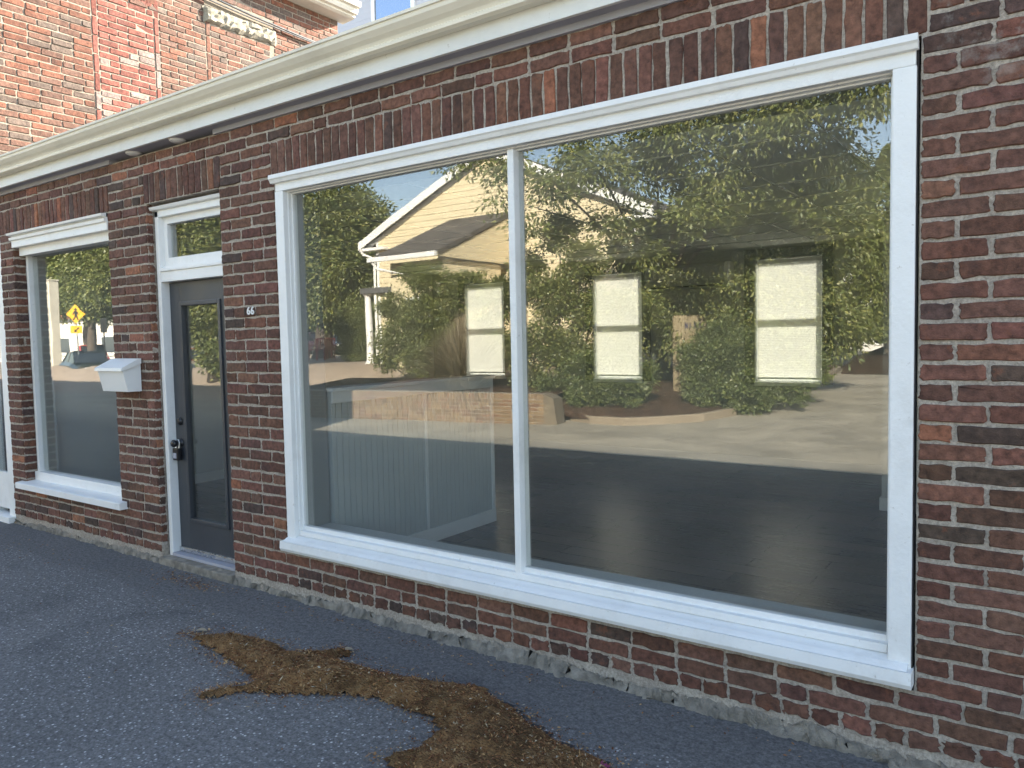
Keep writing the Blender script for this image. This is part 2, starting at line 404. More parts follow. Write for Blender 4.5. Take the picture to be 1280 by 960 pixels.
def course(mb, O, U, V, N, spans, v0, v1, joint=.0145, length=.205, phase=0.0, header=False, tint=tint, jit=.004, **kw):
    for a, b in spans:
        u = a + joint*.4; first = True
        L0 = length if not header else .096
        while u < b-.02:
            L = L0*random.uniform(.95, 1.05)
            if first and phase > 0: L = L0*phase
            elif not header and random.random() < .1: L = L0*.48
            first = False
            e = min(u+L, b-joint*.4)
            if b-joint*.4-e < .05: e = b-joint*.4
            brick(mb, O, U, V, N, u, e, v0+joint/2+random.gauss(0, .001), v1-joint/2+random.gauss(0, .001), tint(), **kw)
            u = e+joint*random.uniform(.8, 1.3)
def soldiers(mb, O, U, V, N, a, b, v0, v1, joint=.011, width=.0585, tint=tint, **kw):
    n = round((b-a)/(width+joint)); st = (b-a)/n
    for i in range(n):
        brick(mb, O, U, V, N, a+i*st+joint/2, a+(i+1)*st-joint/2, v0+joint/2, v1-joint/2+random.gauss(0, .002), tint(), **kw)
def free_spans(a, b, holes):
    out = [(a, b)]
    for h0, h1 in holes:
        nx = []
        for s0, s1 in out:
            if h1 <= s0 or h0 >= s1: nx.append((s0, s1)); continue
            if h0 > s0: nx.append((s0, h0))
            if h1 < s1: nx.append((h1, s1))
        out = nx
    return [s for s in out if s[1]-s[0] > .03]

# ------------------------------------------------------------------ THE SHOP
X0, X1 = -8.56, 2.4          # facade extent
MW = (-3.98, -.42, .32, 2.65)   # display window opening
DR = (-5.45, -4.555, .03, 2.65)
LW = (-7.67, -6.0, .36, 2.65)
FD = (-8.5, -7.93, .0, 2.65)
C1, C2, Z1 = .0715, .071, .1475
EAVE = 3.03
shop = thing('storefront_building', 'low old red brick shop with white trimmed display window, charcoal door and cream gutter', 'building', (-3, 0, 0))
O0, UX, VZ, NF = Vector((0, 0, 0)), Vector((1, 0, 0)), Vector((0, 0, 1)), Vector((0, -1, 0))
wall = MB()
# bricks
holes_at = lambda z0, z1: [(h[0], h[1]) for h in (MW, DR, LW, FD) if z0 < h[3]-.01 and z1 > h[2]+.01]
z = .078; course(wall, O0, UX, VZ, NF, free_spans(X0, X1, holes_at(z, Z1)), z, Z1, header=True, wob=.004)
k = 0; z = Z1
while z < 2.65-.02:
    z2 = z+C1
    if LW[2] < z2 < LW[2]+.1 or MW[2]-.02 < z2 < MW[2]+.1: pass
    course(wall, O0, UX, VZ, NF, free_spans(X0, X1, holes_at(z, z2)), z, z2, phase=(.5 if k % 2 else 1) * (1 if k % 6 else .99), header=False)
    z = z2; k += 1
sold = [(MW[0]-.03, MW[1]+.02), (DR[0]-.02, DR[1]+.02), (LW[0]-.3, LW[1]+.03), ]
for i in range(3):
    course(wall, O0, UX, VZ, NF, free_spans(X0, X1, sold), 2.65+i*C2, 2.65+(i+1)*C2, phase=.5 if i % 2 else 1)
for a, b in sold: soldiers(wall, O0, UX, VZ, NF, a, b, 2.652, 2.65+3*C2)
NOTCH = (-5.9, -4.57)
course(wall, O0, UX, VZ, NF, [(X0, X1)], 2.65+3*C2, 2.65+4*C2, phase=1)
course(wall, O0, UX, VZ, NF, [(X0, X1)], 2.65+4*C2, 2.65+5*C2, phase=.5)
# brick reveals on the openings' left sides (they face +x)
for h, dep in ((LW, .14), (DR, .03), (FD, .03)):
    z = Z1; kk = 0
    while z < h[3]-.02:
        if z+C1 > h[2]: course(wall, Vector((h[0]-.004, 0, 0)), Vector((0, 1, 0)), VZ, Vector((1, 0, 0)), [(-.008, dep+.02)], z, z+C1, length=.1 if kk % 2 else .2, depth=.008)
        z += C1; kk += 1
# mortar core with openings (cells between brick faces)
xs = sorted({X0, X1, *[h[i] for h in (MW, DR, LW, FD) for i in (0, 1)], *NOTCH})
zs = sorted({-.1, 2.65+5*C2+.002, *[h[i] for h in (MW, DR, LW, FD) for i in (2, 3)]})
for a, b in zip(xs, xs[1:]):
    for c, d in zip(zs, zs[1:]):
        mx_, mz_ = (a+b)/2, (c+d)/2
        if any(h[0] < mx_ < h[1] and h[2] < mz_ < h[3] for h in (MW, DR, LW, FD)): continue
        wall.box((a, 0, c), (b, .26, d), m=1)
o = wall.build('front_wall', [M['brick'], M['mortar']], shop, colors=True)
# near-black strips standing in for the shadow gap round the frames
def gap(a, b):
    g = MB(); g.box(a, b); g.build('shadow_gap', M['dark'], shop)
gap((MW[0]+.011, -.006, MW[2]), (MW[0]+.02, .03, MW[3]-.02)); gap((MW[1]-.014, -.004, MW[2]), (MW[1]-.007, .03, MW[3]-.02))
gap((MW[0]+.023, -.004, MW[3]-.018), (MW[1]-.017, .03, MW[3])); gap((LW[0]+.023, -.004, LW[3]-.018), (LW[1]-.017, .03, LW[3]))
gap((MW[0]+.023, -.008, MW[2]-.02), (MW[1]-.003, .03, MW[2]-.002))
# lumpy parged footing
from mathutils import noise as mn
ft = MB(); n = 700; vs = []; fs = []
prof = [(-.0, .078), (-.012, .064), (-.02, .04), (-.03, .02), (-.05, .004)]
for i in range(n+1):
    x = X0+(X1-X0)*i/n
    for j, (y, zz) in enumerate(prof):
        a = .35+.65*math.sin(x*3.1+j)*math.sin(x*1.3)**2
        vs.append((x+random.gauss(0, .008), y*(1+.35*math.sin(x*2.3+1)+.3*math.sin(x*17+j))+random.gauss(0, .007), zz-.018-(.03*(x/-8) if x < 0 else 0)+random.gauss(0, .006)+.012*math.sin(x*5)*(j < 3)+.022*mn.noise((x*6, j*.8, 2))*(j < 4)+.012*mn.noise((x*21, j, 5))))
for i in range(n):
    for j in range(4): fs.append((i*5+j, (i+1)*5+j, (i+1)*5+j+1, i*5+j+1))
ft.add(vs, fs); ft.build('foundation', M['concrete'], shop, smooth=True)
# rest of the shell
def shell(name, a, b, m='mortar'):
    q = MB(); q.box(a, b); return q.build(name, M[m], shop)
BW = 5.75
WIN = [(-7.12, -6.42, 1.1, 2.42), (-4.98, -4.29, 1.08, 2.42), (-2.87, -2.14, 1.07, 2.46)]
bw = MB(); xs = sorted({-8.3, 2.4, *[w_[i] for w_ in WIN for i in (0, 1)]}); zs = sorted({0, EAVE+.1, *[w_[i] for w_ in WIN for i in (2, 3)]})
for a, b in zip(xs, xs[1:]):
    for c, d in zip(zs, zs[1:]):
        if any(w_[0] < (a+b)/2 < w_[1] and w_[2] < (c+d)/2 < w_[3] for w_ in WIN): continue
        bw.box((a, BW, c), (b, BW+.16, d))
bw.build('back_wall', M['iwall'], shop)
lw_ = MB(); lw_.box((-7.95, .27, 0), (-7.75, BW-.002, EAVE)); lw_.build('left_room_wall', M['iwall'], shop)
q = MB(); q.box((2.2, .262, 0), (2.4, .9, EAVE)); q.box((2.2, 3.7, 0), (2.4, BW-.002, EAVE)); q.box((2.2, .9, 0), (2.4, 3.7, .8)); q.box((2.2, .9, 2.45), (2.4, 3.7, EAVE)); q.build('right_room_wall', M['iwall'], shop)
q = MB()
for y_ in (.905, 2.26, 3.64): q.box((2.28, y_, .84), (2.34, y_+.055, 2.41), .004)
q.box((2.28, .905, .8), (2.34, 3.695, .84), .004); q.box((2.28, .905, 2.41), (2.34, 3.695, 2.45), .004)
gw = q.build('added_light_window', M['white'], shop)  # unseen window, added to let more daylight into the room
q = MB(); q.box((2.305, .96, .84), (2.309, 2.26, 2.41)); q.box((2.305, 2.315, .84), (2.309, 3.64, 2.41)); q.build('pane', M['clear'], gw)
q = MB(); q.box((-1.23, 4.0, .1), (2.198, 4.1, 2.6)); q.box((-1.23, 4.1, .1), (-1.13, BW-.003, 2.6)); q.build('closet_wall', M['iwall'], shop)
q = MB(); q.box((-1.245, 3.985, .1), (2.198, 4.0, .21), .004); q.box((-1.245, 4.0, .1), (-1.23, BW-.02, .21), .004)
q.box((-7.75, BW-.016, .1), (-1.26, BW, .205), .004); q.box((-7.749, .27, .1), (-7.734, BW-.02, .205), .004)
q.build('baseboard', M['itrim'], shop)
# inner lining of the front wall
q = MB()
for a, b in zip(sorted({-7.748, 2.198, MW[0], MW[1], DR[0], DR[1], LW[1]}), sorted({-7.748, 2.198, MW[0], MW[1], DR[0], DR[1], LW[1]})[1:]):
    m_ = (a+b)/2
    op = next((h for h in (MW, DR, LW) if h[0] < m_ < h[1]), None)
    if op is None: q.box((a, .262, .1), (b, .275, 2.6))
    else:
        q.box((a, .262, 2.62), (b, .275, 2.63))
        if op[2] > .2: q.box((a, .262, .1), (b, .275, op[2]+.05))
q.build('inner_lining', M['iwall'], shop)
rf = MB()
rf.prism([(-.079, 3.15), (6.1, 3.16), (6.1, 3.22), (-.079, 3.2)], X0, 2.5); rf.build('roof', M['roofing'], shop)
fc = MB(); fc.box((X0, -.102, EAVE), (2.45, -.08, 3.2), .003); fc.build('fascia', M['white2'], shop)
sf = MB(); sf.box((X0, -.079, EAVE+.003), (2.45, .25, EAVE+.016)); sf.box((X0, -.022, 3.0), (NOTCH[0], .2, EAVE+.002)); sf.box((NOTCH[1], -.022, 3.0), (2.45, .2, EAVE+.002)); sf.build('soffit', M['soffit'], shop)
gt = MB()
gp = [(-.054, 3.145), (-.1, 3.142), (-.118, 3.152), (-.121, 3.168), (-.112, 3.176), (-.122, 3.19), (-.142, 3.206), (-.163, 3.23), (-.167, 3.25), (-.176, 3.252), (-.178, 3.266), (-.168, 3.27), (-.16, 3.262), (-.155, 3.235), (-.12, 3.205), (-.058, 3.2), (-.054, 3.24)]
gp = [(a_-.052, b_-.03) for a_, b_ in gp]
gt.prism(gp, X0-.2, 2.5); gt.build('gutter', M['cream'], shop)
for xx in (-5.2, -1.9):
    q = MB(); q.prism([(a_-.002, b_-.001) for a_, b_ in gp], xx-.03, xx+.03); q.build('gutter_joint', M['cream'], shop)

# display window: casing, sill, jamb stop, mullion, panes
def sash(parent_mb, x0, x1, z0, z1, y0, y1, w, wb=None, bev=.004):
    wb = wb or w
    parent_mb.box((x0, y0, z0), (x0+w, y1, z1), bev); parent_mb.box((x1-w, y0, z0), (x1, y1, z1), bev)
    parent_mb.box((x0+w, y0, z1-w), (x1-w, y1, z1), bev); parent_mb.box((x0+w, y0, z0), (x1-w, y1, z0+wb), bev)
f = MB(); a, b, c, d = MW
f.box((a+.014, -.016, c+.06), (a+.09, .05, d-.1), .006); f.box((b-.09, -.016, c+.06), (b-.012, .05, d-.1), .006)
f.box((a+.02, -.016, d-.1), (b-.015, .05, d-.022), .006)
f.prism([(-.018, d-.022), (-.03, d-.016), (-.034, d-.004), (-.05, d-.002), (-.052, d-.026), (-.044, d-.034), (-.036, d-.05), (-.018, d-.052)], a+.0, b-.005)
f.box((a+.086, .02, c+.06), (a+.096, .075, d-.1), .002); f.box((b-.096, .02, c+.06), (b-.086, .075, d-.1), .002)
f.box((a+.096, .02, d-.106), (b-.096, .075, d-.096), .002)
sash(f, a+.096, b-.096, c+.1, d-.106, .045, .08, .008, .05, .002)
f.prism([(.17, c+.062), (-.062, c+.062), (-.066, c+.018), (-.058, c), (.17, c), ], a-.004, b-.004)
f.prism([(.06, c+.063), (.06, c+.1), (-.03, c+.078), (-.045, c+.07), (-.055, c+.063)], a+.02, b-.02)
f.box((a+.096, .012, c+.092), (b-.096, .046, c+.125), .006)
dw = f.build('display_window', M['white'], shop)
q = MB(); q.box((-2.225, .015, c+.12), (-2.188, .1, d-.108), .004); q.build('mullion', M['white'], dw)
q = MB(); q.box((a+.07, .0755, c+.06), (a+.1, .262, d-.1)); q.box((b-.1, .0755, c+.06), (b-.07, .262, d-.1)); q.box((a+.1, .0755, d-.11), (b-.1, .262, d-.095)); q.build('inner_jamb', M['icasing'], dw); q = MB(); q.box((a+.1, .081, c+.11), (b-.1, .262, c+.125)); q.build('inner_ledge', M['iwall'], dw)
for xa, xb in ((a+.103, -2.226), (-2.187, b-.103)):
    q = MB(); q.box((xa, GLASS_Y, c+.15), (xb, GLASS_Y+.005, d-.113)); q.build('glass_pane', M['glass'], dw)

# left window
f = MB(); a, b, c, d = LW
f.box((a-.0, -.012, d-.13), (b+.0, .04, d-.03), .005)
f.prism([(-.012, d-.03), (-.05, d-.025), (-.055, d-.008), (-.012, d-.002)], a-.0, b+.0)
f.prism([(-.012, d-.07), (-.03, d-.066), (-.034, d-.045), (-.012, d-.035)], a-.0, b+.0)
f.box((a+.02, .04, d-.2), (b, .13, d-.125), .004)
f.box((a+.022, .09, c+.05), (a+.062, .17, d-.2), .004); f.box((b-.06, .09, c+.05), (b, .17, d-.2), .004)
f.box((a+.0, .075, c+.045), (b, .17, c+.135), .006)
sw = f.build('side_window', M['white'], shop)
q = MB(); q.prism([(.12, c+.062), (-.055, c+.05), (-.066, c+.044), (-.066, c-.004), (.12, c-.004)], a-.07, b+.085); q.build('sill', M['white'], sw)
q = MB(); q.box((a+.062, .13, c+.13), (b-.06, .135, d-.2)); q.build('glass_pane', M['glass2'], sw)
q = MB(); q.box((a+.012, .172, c+.05), (a+.05, .262, d-.15)); q.build('inner_jamb', M['iwall'], sw)

# door with transom
a, b, c, d = DR
f = MB(); DY = .048
f.box((a+.022, -.002, c), (a+.068, .05, d-.05), .004); f.box((b-.062, -.002, c), (b-.016, .05, d-.05), .004)
f.box((a+.022, -.002, d-.095), (b-.016, .05, d-.05), .004)
f.prism([(-.002, d-.05), (-.026, d-.044), (-.036, d-.024), (-.002, d-.02)], a+.0, b-.002)
f.box((a+.055, .045, c), (a+.068, .14, d-.09), .002); f.box((b-.062, .045, c), (b-.05, .14, d-.09), .002)
f.box((a+.068, .0, 2.085), (b-.062, .14, 2.16), .005); f.box((a+.068, -.012, 2.16), (b-.062, .06, 2.185), .006)
f.box((a+.068, .02, 2.185), (b-.062, .09, 2.2), .003)
sash(f, a+.068, b-.062, 2.2, d-.095, .035, .085, .05, .06)
fr = f.build('door_frame', M['white'], shop)
q = MB(); q.box((a+.118, .065, 2.26), (b-.112, .069, d-.145)); q.build('transom_pane', M['glass2'], fr)
q = MB(); q.box((a+.0, -.03, -.03), (b, .2, .055), .01); q.build('doorstep', M['concrete'], shop)
q = MB(); q.box((a+.068, -.01, .057), (b-.062, .2, .08), .004); q.build('threshold', M['soffit'], fr)
dl = MB(); x0, x1, z0, z1 = a+.072, b-.066, .105, 2.08
dl.box((x0, .06, z0), (x0+.135, .105, z1), .003); dl.box((x1-.135, .06, z0), (x1, .105, z1), .003)
dl.box((x0+.135, .06, z1-.15), (x1-.135, .105, z1), .003); dl.box((x0+.135, .06, z0), (x1-.135, .105, z0+.22), .003)
door = dl.build('door', M['door'], shop)
q = MB(); sash(q, x0+.128, x1-.128, z0+.212, z1-.142, .048, .1, .03, None, .006); q.build('lite_frame', M['door'], door)
q = MB(); q.box((x0+.158, .08, z0+.242), (x1-.158, .085, z1-.172)); q.build('glass_pane', M['glass2'], door)
q = MB(); q.box((x0+.002, .045, .085), (x1-.002, .062, .115), .003); q.build('door_sweep', M['steel'], door)
kx = x0+.065
q = MB(); q.lathe((kx, .06, 1.06), [(.03, 0), (.03, .008), (.024, .014), (.02, .022), (.012, .024)], (0, -1, 0)); q.build('deadbolt', M['black'], door, smooth=False)
q = MB(); q.lathe((kx, .06, .9), [(.033, 0), (.033, .006), (.014, .012), (.012, .034), (.02, .042), (.028, .055), (.028, .066), (.018, .076), (.004, .078)], (0, -1, 0)); q.build('knob', M['black'], door, smooth=True)
for o_ in (fr, door, *fr.children, *door.children):
    if o_.parent is shop: o_.location.y += DY
# narrow door of the next unit at the far left
f = MB(); a, b, c, d = FD
f.box((a, .0, .0), (a+.09, .12, d), .005); f.box((b-.13, .0, .02), (b-.005, .12, d), .005); f.box((a+.09, .0, d-.1), (b-.13, .12, d), .005)
f.box((a+.09, .03, .1), (b-.13, .07, .45), .005); f.box((a+.05, -.06, -.02), (b-.01, .1, .055), .008)
fd = f.build('side_door_frame', M['white'], shop)
q = MB(); q.box((a+.09, .05, .45), (b-.13, .056, d-.1)); q.build('glass_pane', M['glass2'], fd)
q = MB(); q.box((a+.02, .15, .02), (b-.02, .2, d)); q.build('inner_door', M['door'], fd)
# back windows
for i, (a, b, c, d) in enumerate(WIN):
    f = MB(); sash(f, a, b, c, d, BW+.07, BW+.13, .035, None, .003); f.box((a+.035, BW+.075, (c+d)/2-.03), (b-.035, BW+.125, (c+d)/2+.03), .003)
    wn = f.build('window', M['white'], shop)
    q = MB(); q.box((a+.035, BW+.098, c+.035), (b-.035, BW+.102, (c+d)/2-.03)); q.box((a+.035, BW+.098, (c+d)/2+.03), (b-.035, BW+.102, d-.035)); q.build('pane', M['clear'], wn)
    q = MB(); q.box((a-.12, BW-.02, c-.02), (a-.003, BW-.001, d+.12), .003); q.box((b+.003, BW-.02, c-.02), (b+.12, BW-.001, d+.12), .003); q.box((a-.003, BW-.02, d+.003), (b+.003, BW-.001, d+.12), .003)
    q.build('casing', M['icasing'], wn)
    q = MB(); q.box((a-.005, BW-.035, c-.045), (b+.005, BW+.06, c-.002), .004); q.build('sill', M['white'], wn)
BL = ['pale pleated blind drawn down a back window, behind the half wall', 'pale pleated blind drawn down the middle back window, left of the wall air conditioner', 'pale pleated blind drawn down the back window right of the wall air conditioner']
for i, (a, b, c, d) in enumerate(WIN):
    t = thing('window_blind', BL[i], 'blind', ((a+b)/2, BW+.04, c), 'blinds in the back windows')
    q = MB(); q.box((a+.015, BW+.038, c+.05), (b-.015, BW+.042, d-.05)); q.build('fabric', M['blind'], t)
    q = MB(); q.box((a+.01, BW+.025, d-.05), (b-.01, BW+.055, d-.01), .004); q.build('headrail', M['white'], t)
    q = MB(); q.box((a+.012, BW+.03, c+.03), (b-.012, BW+.05, c+.05), .003); q.build('bottom_rail', M['itrim'], t)
# floor and suspended ceiling
q = MB(); q.box((-7.75, .26, .0), (2.2, BW, .1)); kind(q.build('floor', M['floor']), 'structure')
q = MB(); q.box((-7.75, .26, 2.606), (2.2, BW, 2.63)); ce = kind(q.build('ceiling', M['ceil']), 'structure')
q = MB()
for i in range(17):
    x = -.97-.6*(i-5)
    if -7.7 < x < 2.15: q.box((x-.012, .28, 2.598), (x+.012, BW-.002, 2.6075))
for j in range(9):
    y = .92+.6*j
    q.box((-7.74, y-.012, 2.5965), (2.19, y+.012, 2.6065))
q.build('ceiling_grid', M['itrim'], ce)
# half wall
hw = thing('half_wall', 'grey beadboard half wall with capped top behind the left shop pane', 'half wall', (-3.9, 1.1, .1))
q = MB(); q.box((-3.97, .28, .1), (-3.856, 2.0, 1.3)); q.build('beadboard_panel', M['bead'], hw)
q = MB(); q.box((-4.0, .279, 1.3), (-3.83, 2.03, 1.325), .004); q.box((-3.855, .28, 1.225), (-3.842, 2.014, 1.299), .003); q.build('cap', M['itrim'], hw)
q = MB(); q.box((-3.855, .28, .1), (-3.838, 2.018, .205), .004); q.build('baseboard', M['itrim'], hw)
q = MB(); q.box((-3.855, 1.98, .206), (-3.842, 2.014, 1.224), .002); q.box((-3.97, 2.001, .206), (-3.86, 2.014, 1.299), .002); q.box((-3.855, 1.17, .206), (-3.846, 1.195, 1.224), .002); q.build('corner_trim', M['itrim'], hw)
# wall air conditioner
ac = thing('wall_air_conditioner', 'long white wall air conditioner mounted high between two back windows', 'air conditioner', (-3.6, BW, 2.2))
q = MB(); q.prism([(BW-.001, 2.17), (BW-.001, 2.45), (BW-.17, 2.45), (BW-.21, 2.42), (BW-.215, 2.28), (BW-.15, 2.18)], -4.15, -3.16); q.build('body', M['iwall'], ac)
q = MB(); q.prism([(BW-.001, 2.165), (BW-.001, 2.455), (BW-.17, 2.455), (BW-.215, 2.425), (BW-.22, 2.275), (BW-.152, 2.175)], -3.158, -3.12); q.build('end_cap', M['plastic'], ac)
q = MB(); q.box((-4.1, BW-.19, 2.19), (-3.2, BW-.16, 2.2)); q.build('louver', M['dark'], ac)

# small things on the facade
mbx = thing('mailbox', 'white wall mailbox with sloped lid on brick pier beside the door', 'mailbox', (-5.9, 0, 1.3))
q = MB(); x0, x1 = -5.985, -5.595
q.prism([(-.013, 1.285), (-.115, 1.285), (-.15, 1.44), (-.013, 1.49)], x0+.012, x1-.012); q.build('box', M['plastic'], mbx)
q = MB(); q.prism([(-.013, 1.53), (-.03, 1.53), (-.165, 1.463), (-.168, 1.44), (-.16, 1.44), (-.013, 1.492)], x0, x1); q.build('lid', M['plastic'], mbx)
hn = thing('house_number', 'small house number 166 in white and dark digits on brick pier', 'house number', (-4.26, -.016, 1.81))
for ch, x, m_ in (('1', -4.325, 'wood'), ('6', -4.285, 'white'), ('6', -4.245, 'white')):
    cu = bpy.data.curves.new('digit', 'FONT'); cu.body = ch; cu.size = .07; cu.extrude = .003; cu.offset = .001
    o = bpy.data.objects.new('digit', cu); COL.objects.link(o); o.parent = hn; o.location = (x+4.26, -.003, 0); o.rotation_euler = (PI/2, 0, 0)
    cu.materials.append(M[m_])
    bpy.context.view_layer.update()
    dme = bpy.data.meshes.new_from_object(o.evaluated_get(bpy.context.evaluated_depsgraph_get()))
    do = bpy.data.objects.new('digit', dme); COL.objects.link(do); do.parent = hn; do.location = o.location; do.rotation_euler = o.rotation_euler
    bpy.data.objects.remove(o); do.name = 'digit'
for i, x in enumerate((-5.55, -4.98)):
    t = thing('soffit_light', ['round white soffit light nearer the side window', 'round white soffit light above the door'][i], 'light', (x, -.02, EAVE), 'soffit lights over the door')
    q = MB(); q.lathe((x, -.02, EAVE+.002), [(.056, 0), (.056, .006), (.05, .013), (.03, .014)], (0, 0, -1), 28); q.build('trim_ring', M['plastic'], t)
    q = MB(); q.lathe((x, -.02, EAVE-.0115), [(.04, 0), (.034, .006), (.02, .009)], (0, 0, -1), 28); q.build('lens', M['itrim'], t)
lb = thing('key_lockbox', 'black key lockbox hanging from the door knob', 'lockbox', (kx, .02, .82)); LBY = .048
q = MB(); q.box((kx-.032, .005, .775), (kx+.032, .044, .865), .008); q.build('body', M['black'], lb)
q = MB(); q.tube([(kx-.02, .025, .86), (kx-.022, .03, .905), (kx-.012, .032, .925), (kx+.012, .032, .925), (kx+.022, .03, .905), (kx+.02, .025, .86)], .005, 8); q.build('shackle', M['steel'], lb)
q = MB(); q.box((kx-.02, .0, .79), (kx+.02, .0049, .83), .002); q.build('dial_plate', M['soffit'], lb)
lb.location.y += LBY

# ------------------------------------------------------------------ GROUND
def sstep(a, b, x):
    t = np.clip((x-a)/(b-a), 0, 1); return t*t*(3-2*t)
def gz(x, d):
    """lot level: flat by the shop, rising gently across the lot on the right"""
    return .03*np.maximum(0, d-7.5)*sstep(-20, -10, x)*(1-sstep(24, 40, d)*.0)*1.0 if True else 0
def sheet(name, xs, ds, zf, m, parent=None):
    X, D = np.meshgrid(xs, ds); Z = zf(X, D)
    vs = np.stack([X.ravel(), 2*GLASS_Y-D.ravel(), Z.ravel()], 1)
    n = len(xs); fs = [(j*n+i, j*n+i+1, (j+1)*n+i+1, (j+1)*n+i) for j in range(len(ds)-1) for i in range(n-1)]
    b = MB(); b.add(vs.tolist(), fs); return b.build(name, m, parent, smooth=True)
gx = np.concatenate([np.linspace(-400, -60, 12), np.linspace(-55, 20, 76), np.linspace(30, 400, 12)])
gd = np.concatenate([np.linspace(-400, -6, 14), np.linspace(-2, 60, 63), np.linspace(70, 400, 12)])
kind(sheet('asphalt_lot', gx, gd, lambda x, d: np.minimum(gz(x, d), .75), M['tarmac']), 'structure')
# raised paving round the house
def rz(x, d): return .85*sstep(9.6, 14.5, d)*sstep(-46, -38, x) - .03
kind(sheet('house_paving', np.linspace(-46, -8.3, 60), np.linspace(8.6, 46, 50), lambda x, d: rz(x, d), M['pave']), 'structure')
# mulch bed behind the kerb
kerb_pts = [(-7.55, 9.35), (-7.0, 9.12), (-6.3, 9.1), (-5.7, 9.5), (-5.2, 10.1), (-4.95, 11.0), (-4.85, 12.5), (-4.85, 15), (-5.1, 18.5), (-5.6, 23)]
def bed_mesh():
    b = MB(); vs = []; fs = []; nx = 12
    for x, d in kerb_pts:
        for k_ in range(nx):
            f_ = k_/(nx-1); xx = x - (x+13.5)*f_; dd = d if d < 10 else d
            dd = d + (.9*f_ if d < 10 else 0)
            vs.append((xx+random.gauss(0, .01), 2*GLASS_Y-dd, float(gz(np.array(x), np.array(d)))+.06+.3*math.sin(min(1, f_*2.2)*PI/2)+random.gauss(0, .015)))
    for i in range(len(kerb_pts)-1):
        for k_ in range(nx-1): fs.append((i*nx+k_, (i+1)*nx+k_, (i+1)*nx+k_+1, i*nx+k_+1))
    b.add(vs, fs); return b.build('planting_bed', M['mulch'], smooth=True)
kind(bed_mesh(), 'structure')
kb = MB(); vs = []; fs = []
dense = []
for (xa, da), (xb, db) in zip(kerb_pts, kerb_pts[1:]):
    for k_ in range(4): dense.append((xa+(xb-xa)*k_/4, da+(db-da)*k_/4))
for i, (x, d) in enumerate(dense):
    x2, d2 = dense[min(i+1, len(dense)-1)]; x1_, d1_ = dense[max(i-1, 0)]
    t = Vector((x2-x1_, d2-d1_)).normalized(); nn = Vector((t.y, -t.x))
    zz = float(gz(np.array(x), np.array(d)))
    for s_, z_ in ((0, -.05), (0, .125), (.012, .14), (.13, .14), (.13, -.05)):
        vs.append((x-nn.x*s_, 2*GLASS_Y-(d-nn.y*s_), zz+z_))
for i in range(len(dense)-1):
    for j in range(4): fs.append((i*5+j, (i+1)*5+j, (i+1)*5+j+1, i*5+j+1))
kb.add(vs, fs); kind(kb.build('kerb', M['granite']), 'structure')
# bank on the right with the clipped conifers
bk = MB(); vs = []; fs = []
for i, x in enumerate(np.linspace(-5.2, 14, 24)):
    for j, (d, zz) in enumerate(((21, .38), (21.4, .6), (23, .85), (30, 1.2), (44, 1.5))):
        vs.append((x, 2*GLASS_Y-d-.5*math.sin(x*.4), zz+random.gauss(0, .03)))
for i in range(23):
    for j in range(4): fs.append((i*5+j, (i+1)*5+j, (i+1)*5+j+1, i*5+j+1))
bk.add(vs, fs); kind(bk.build('mulch_bank', mat_mulch('dark_mulch', (.04, .028, .018), (.085, .055, .035), (.15, .1, .065)), smooth=True), 'structure')

# litter washed onto the asphalt
P = [(-4.0,-.73),(-3.79,-.66),(-3.6,-.57),(-3.4,-.55),(-3.25,-.6),(-3.12,-.5),(-3.04,-.38),(-2.97,-.42),(-3.02,-.52),(-2.78,-.5),(-2.6,-.5),(-2.43,-.45),(-2.28,-.42),(-2.18,-.36),(-2.1,-.39),(-1.96,-.43),(-1.8,-.5),(-1.6,-.58),(-1.37,-.6),(-1.2,-.72),(-1.0,-.8),(-1.0,-1.25),(-1.5,-1.2),(-1.9,-1.12),(-2.12,-1.05),(-2.05,-.92),(-2.07,-.74),(-2.25,-.71),(-2.42,-.7),(-2.6,-.72),(-2.8,-.83),(-2.95,-.93),(-3.1,-1.0),(-3.16,-1.14),(-3.24,-1.12),(-3.16,-.97),(-3.12,-.88),(-3.3,-.84),(-3.49,-.82),(-3.66,-.77)]
def inside(x, y):
    c = False; j = len(P)-1
    for i in range(len(P)):
        if (P[i][1] > y) != (P[j][1] > y) and x < (P[j][0]-P[i][0])*(y-P[i][1])/(P[j][1]-P[i][1])+P[i][0]: c = not c
        j = i
    return c
def edge_dist(x, y):
    m_ = 9
    for (xa, ya), (xb, yb) in zip(P, P[1:]+P[:1]):
        dx, dy = xb-xa, yb-ya; t = max(0, min(1, ((x-xa)*dx+(y-ya)*dy)/(dx*dx+dy*dy)))
        m_ = min(m_, math.hypot(x-xa-t*dx, y-ya-t*dy))
    return m_
db = MB(); st = .022; nx, ny = int(3.1/st), int(1.0/st); idx = {}
from mathutils import noise as mn
for i in range(nx):
    for j in range(ny):
        x, y = -4.05+i*st, -1.27+j*st
        wob = .03*mn.noise((x*9, y*9, 0))+.02*mn.noise((x*25, y*25, 3))
        e = edge_dist(x, y); sd = (e if inside(x, y) else -e)+wob
        if sd > -.012:
            idx[i, j] = len(db.v)
            zz = .004+min(.045, max(0, sd)*.5)+max(0, sd+.012)*.12*(1+mn.noise((x*18, y*18, 7)))
            db.v.append((x+random.gauss(0, .003), y+random.gauss(0, .003), zz)); db.c.append((1, 1, 1))
for (i, j) in idx:
    q4 = [(i, j), (i+1, j), (i+1, j+1), (i, j+1)]
    if all(p in idx for p in q4): db.f.append([idx[p] for p in q4]); db.m.append(0)
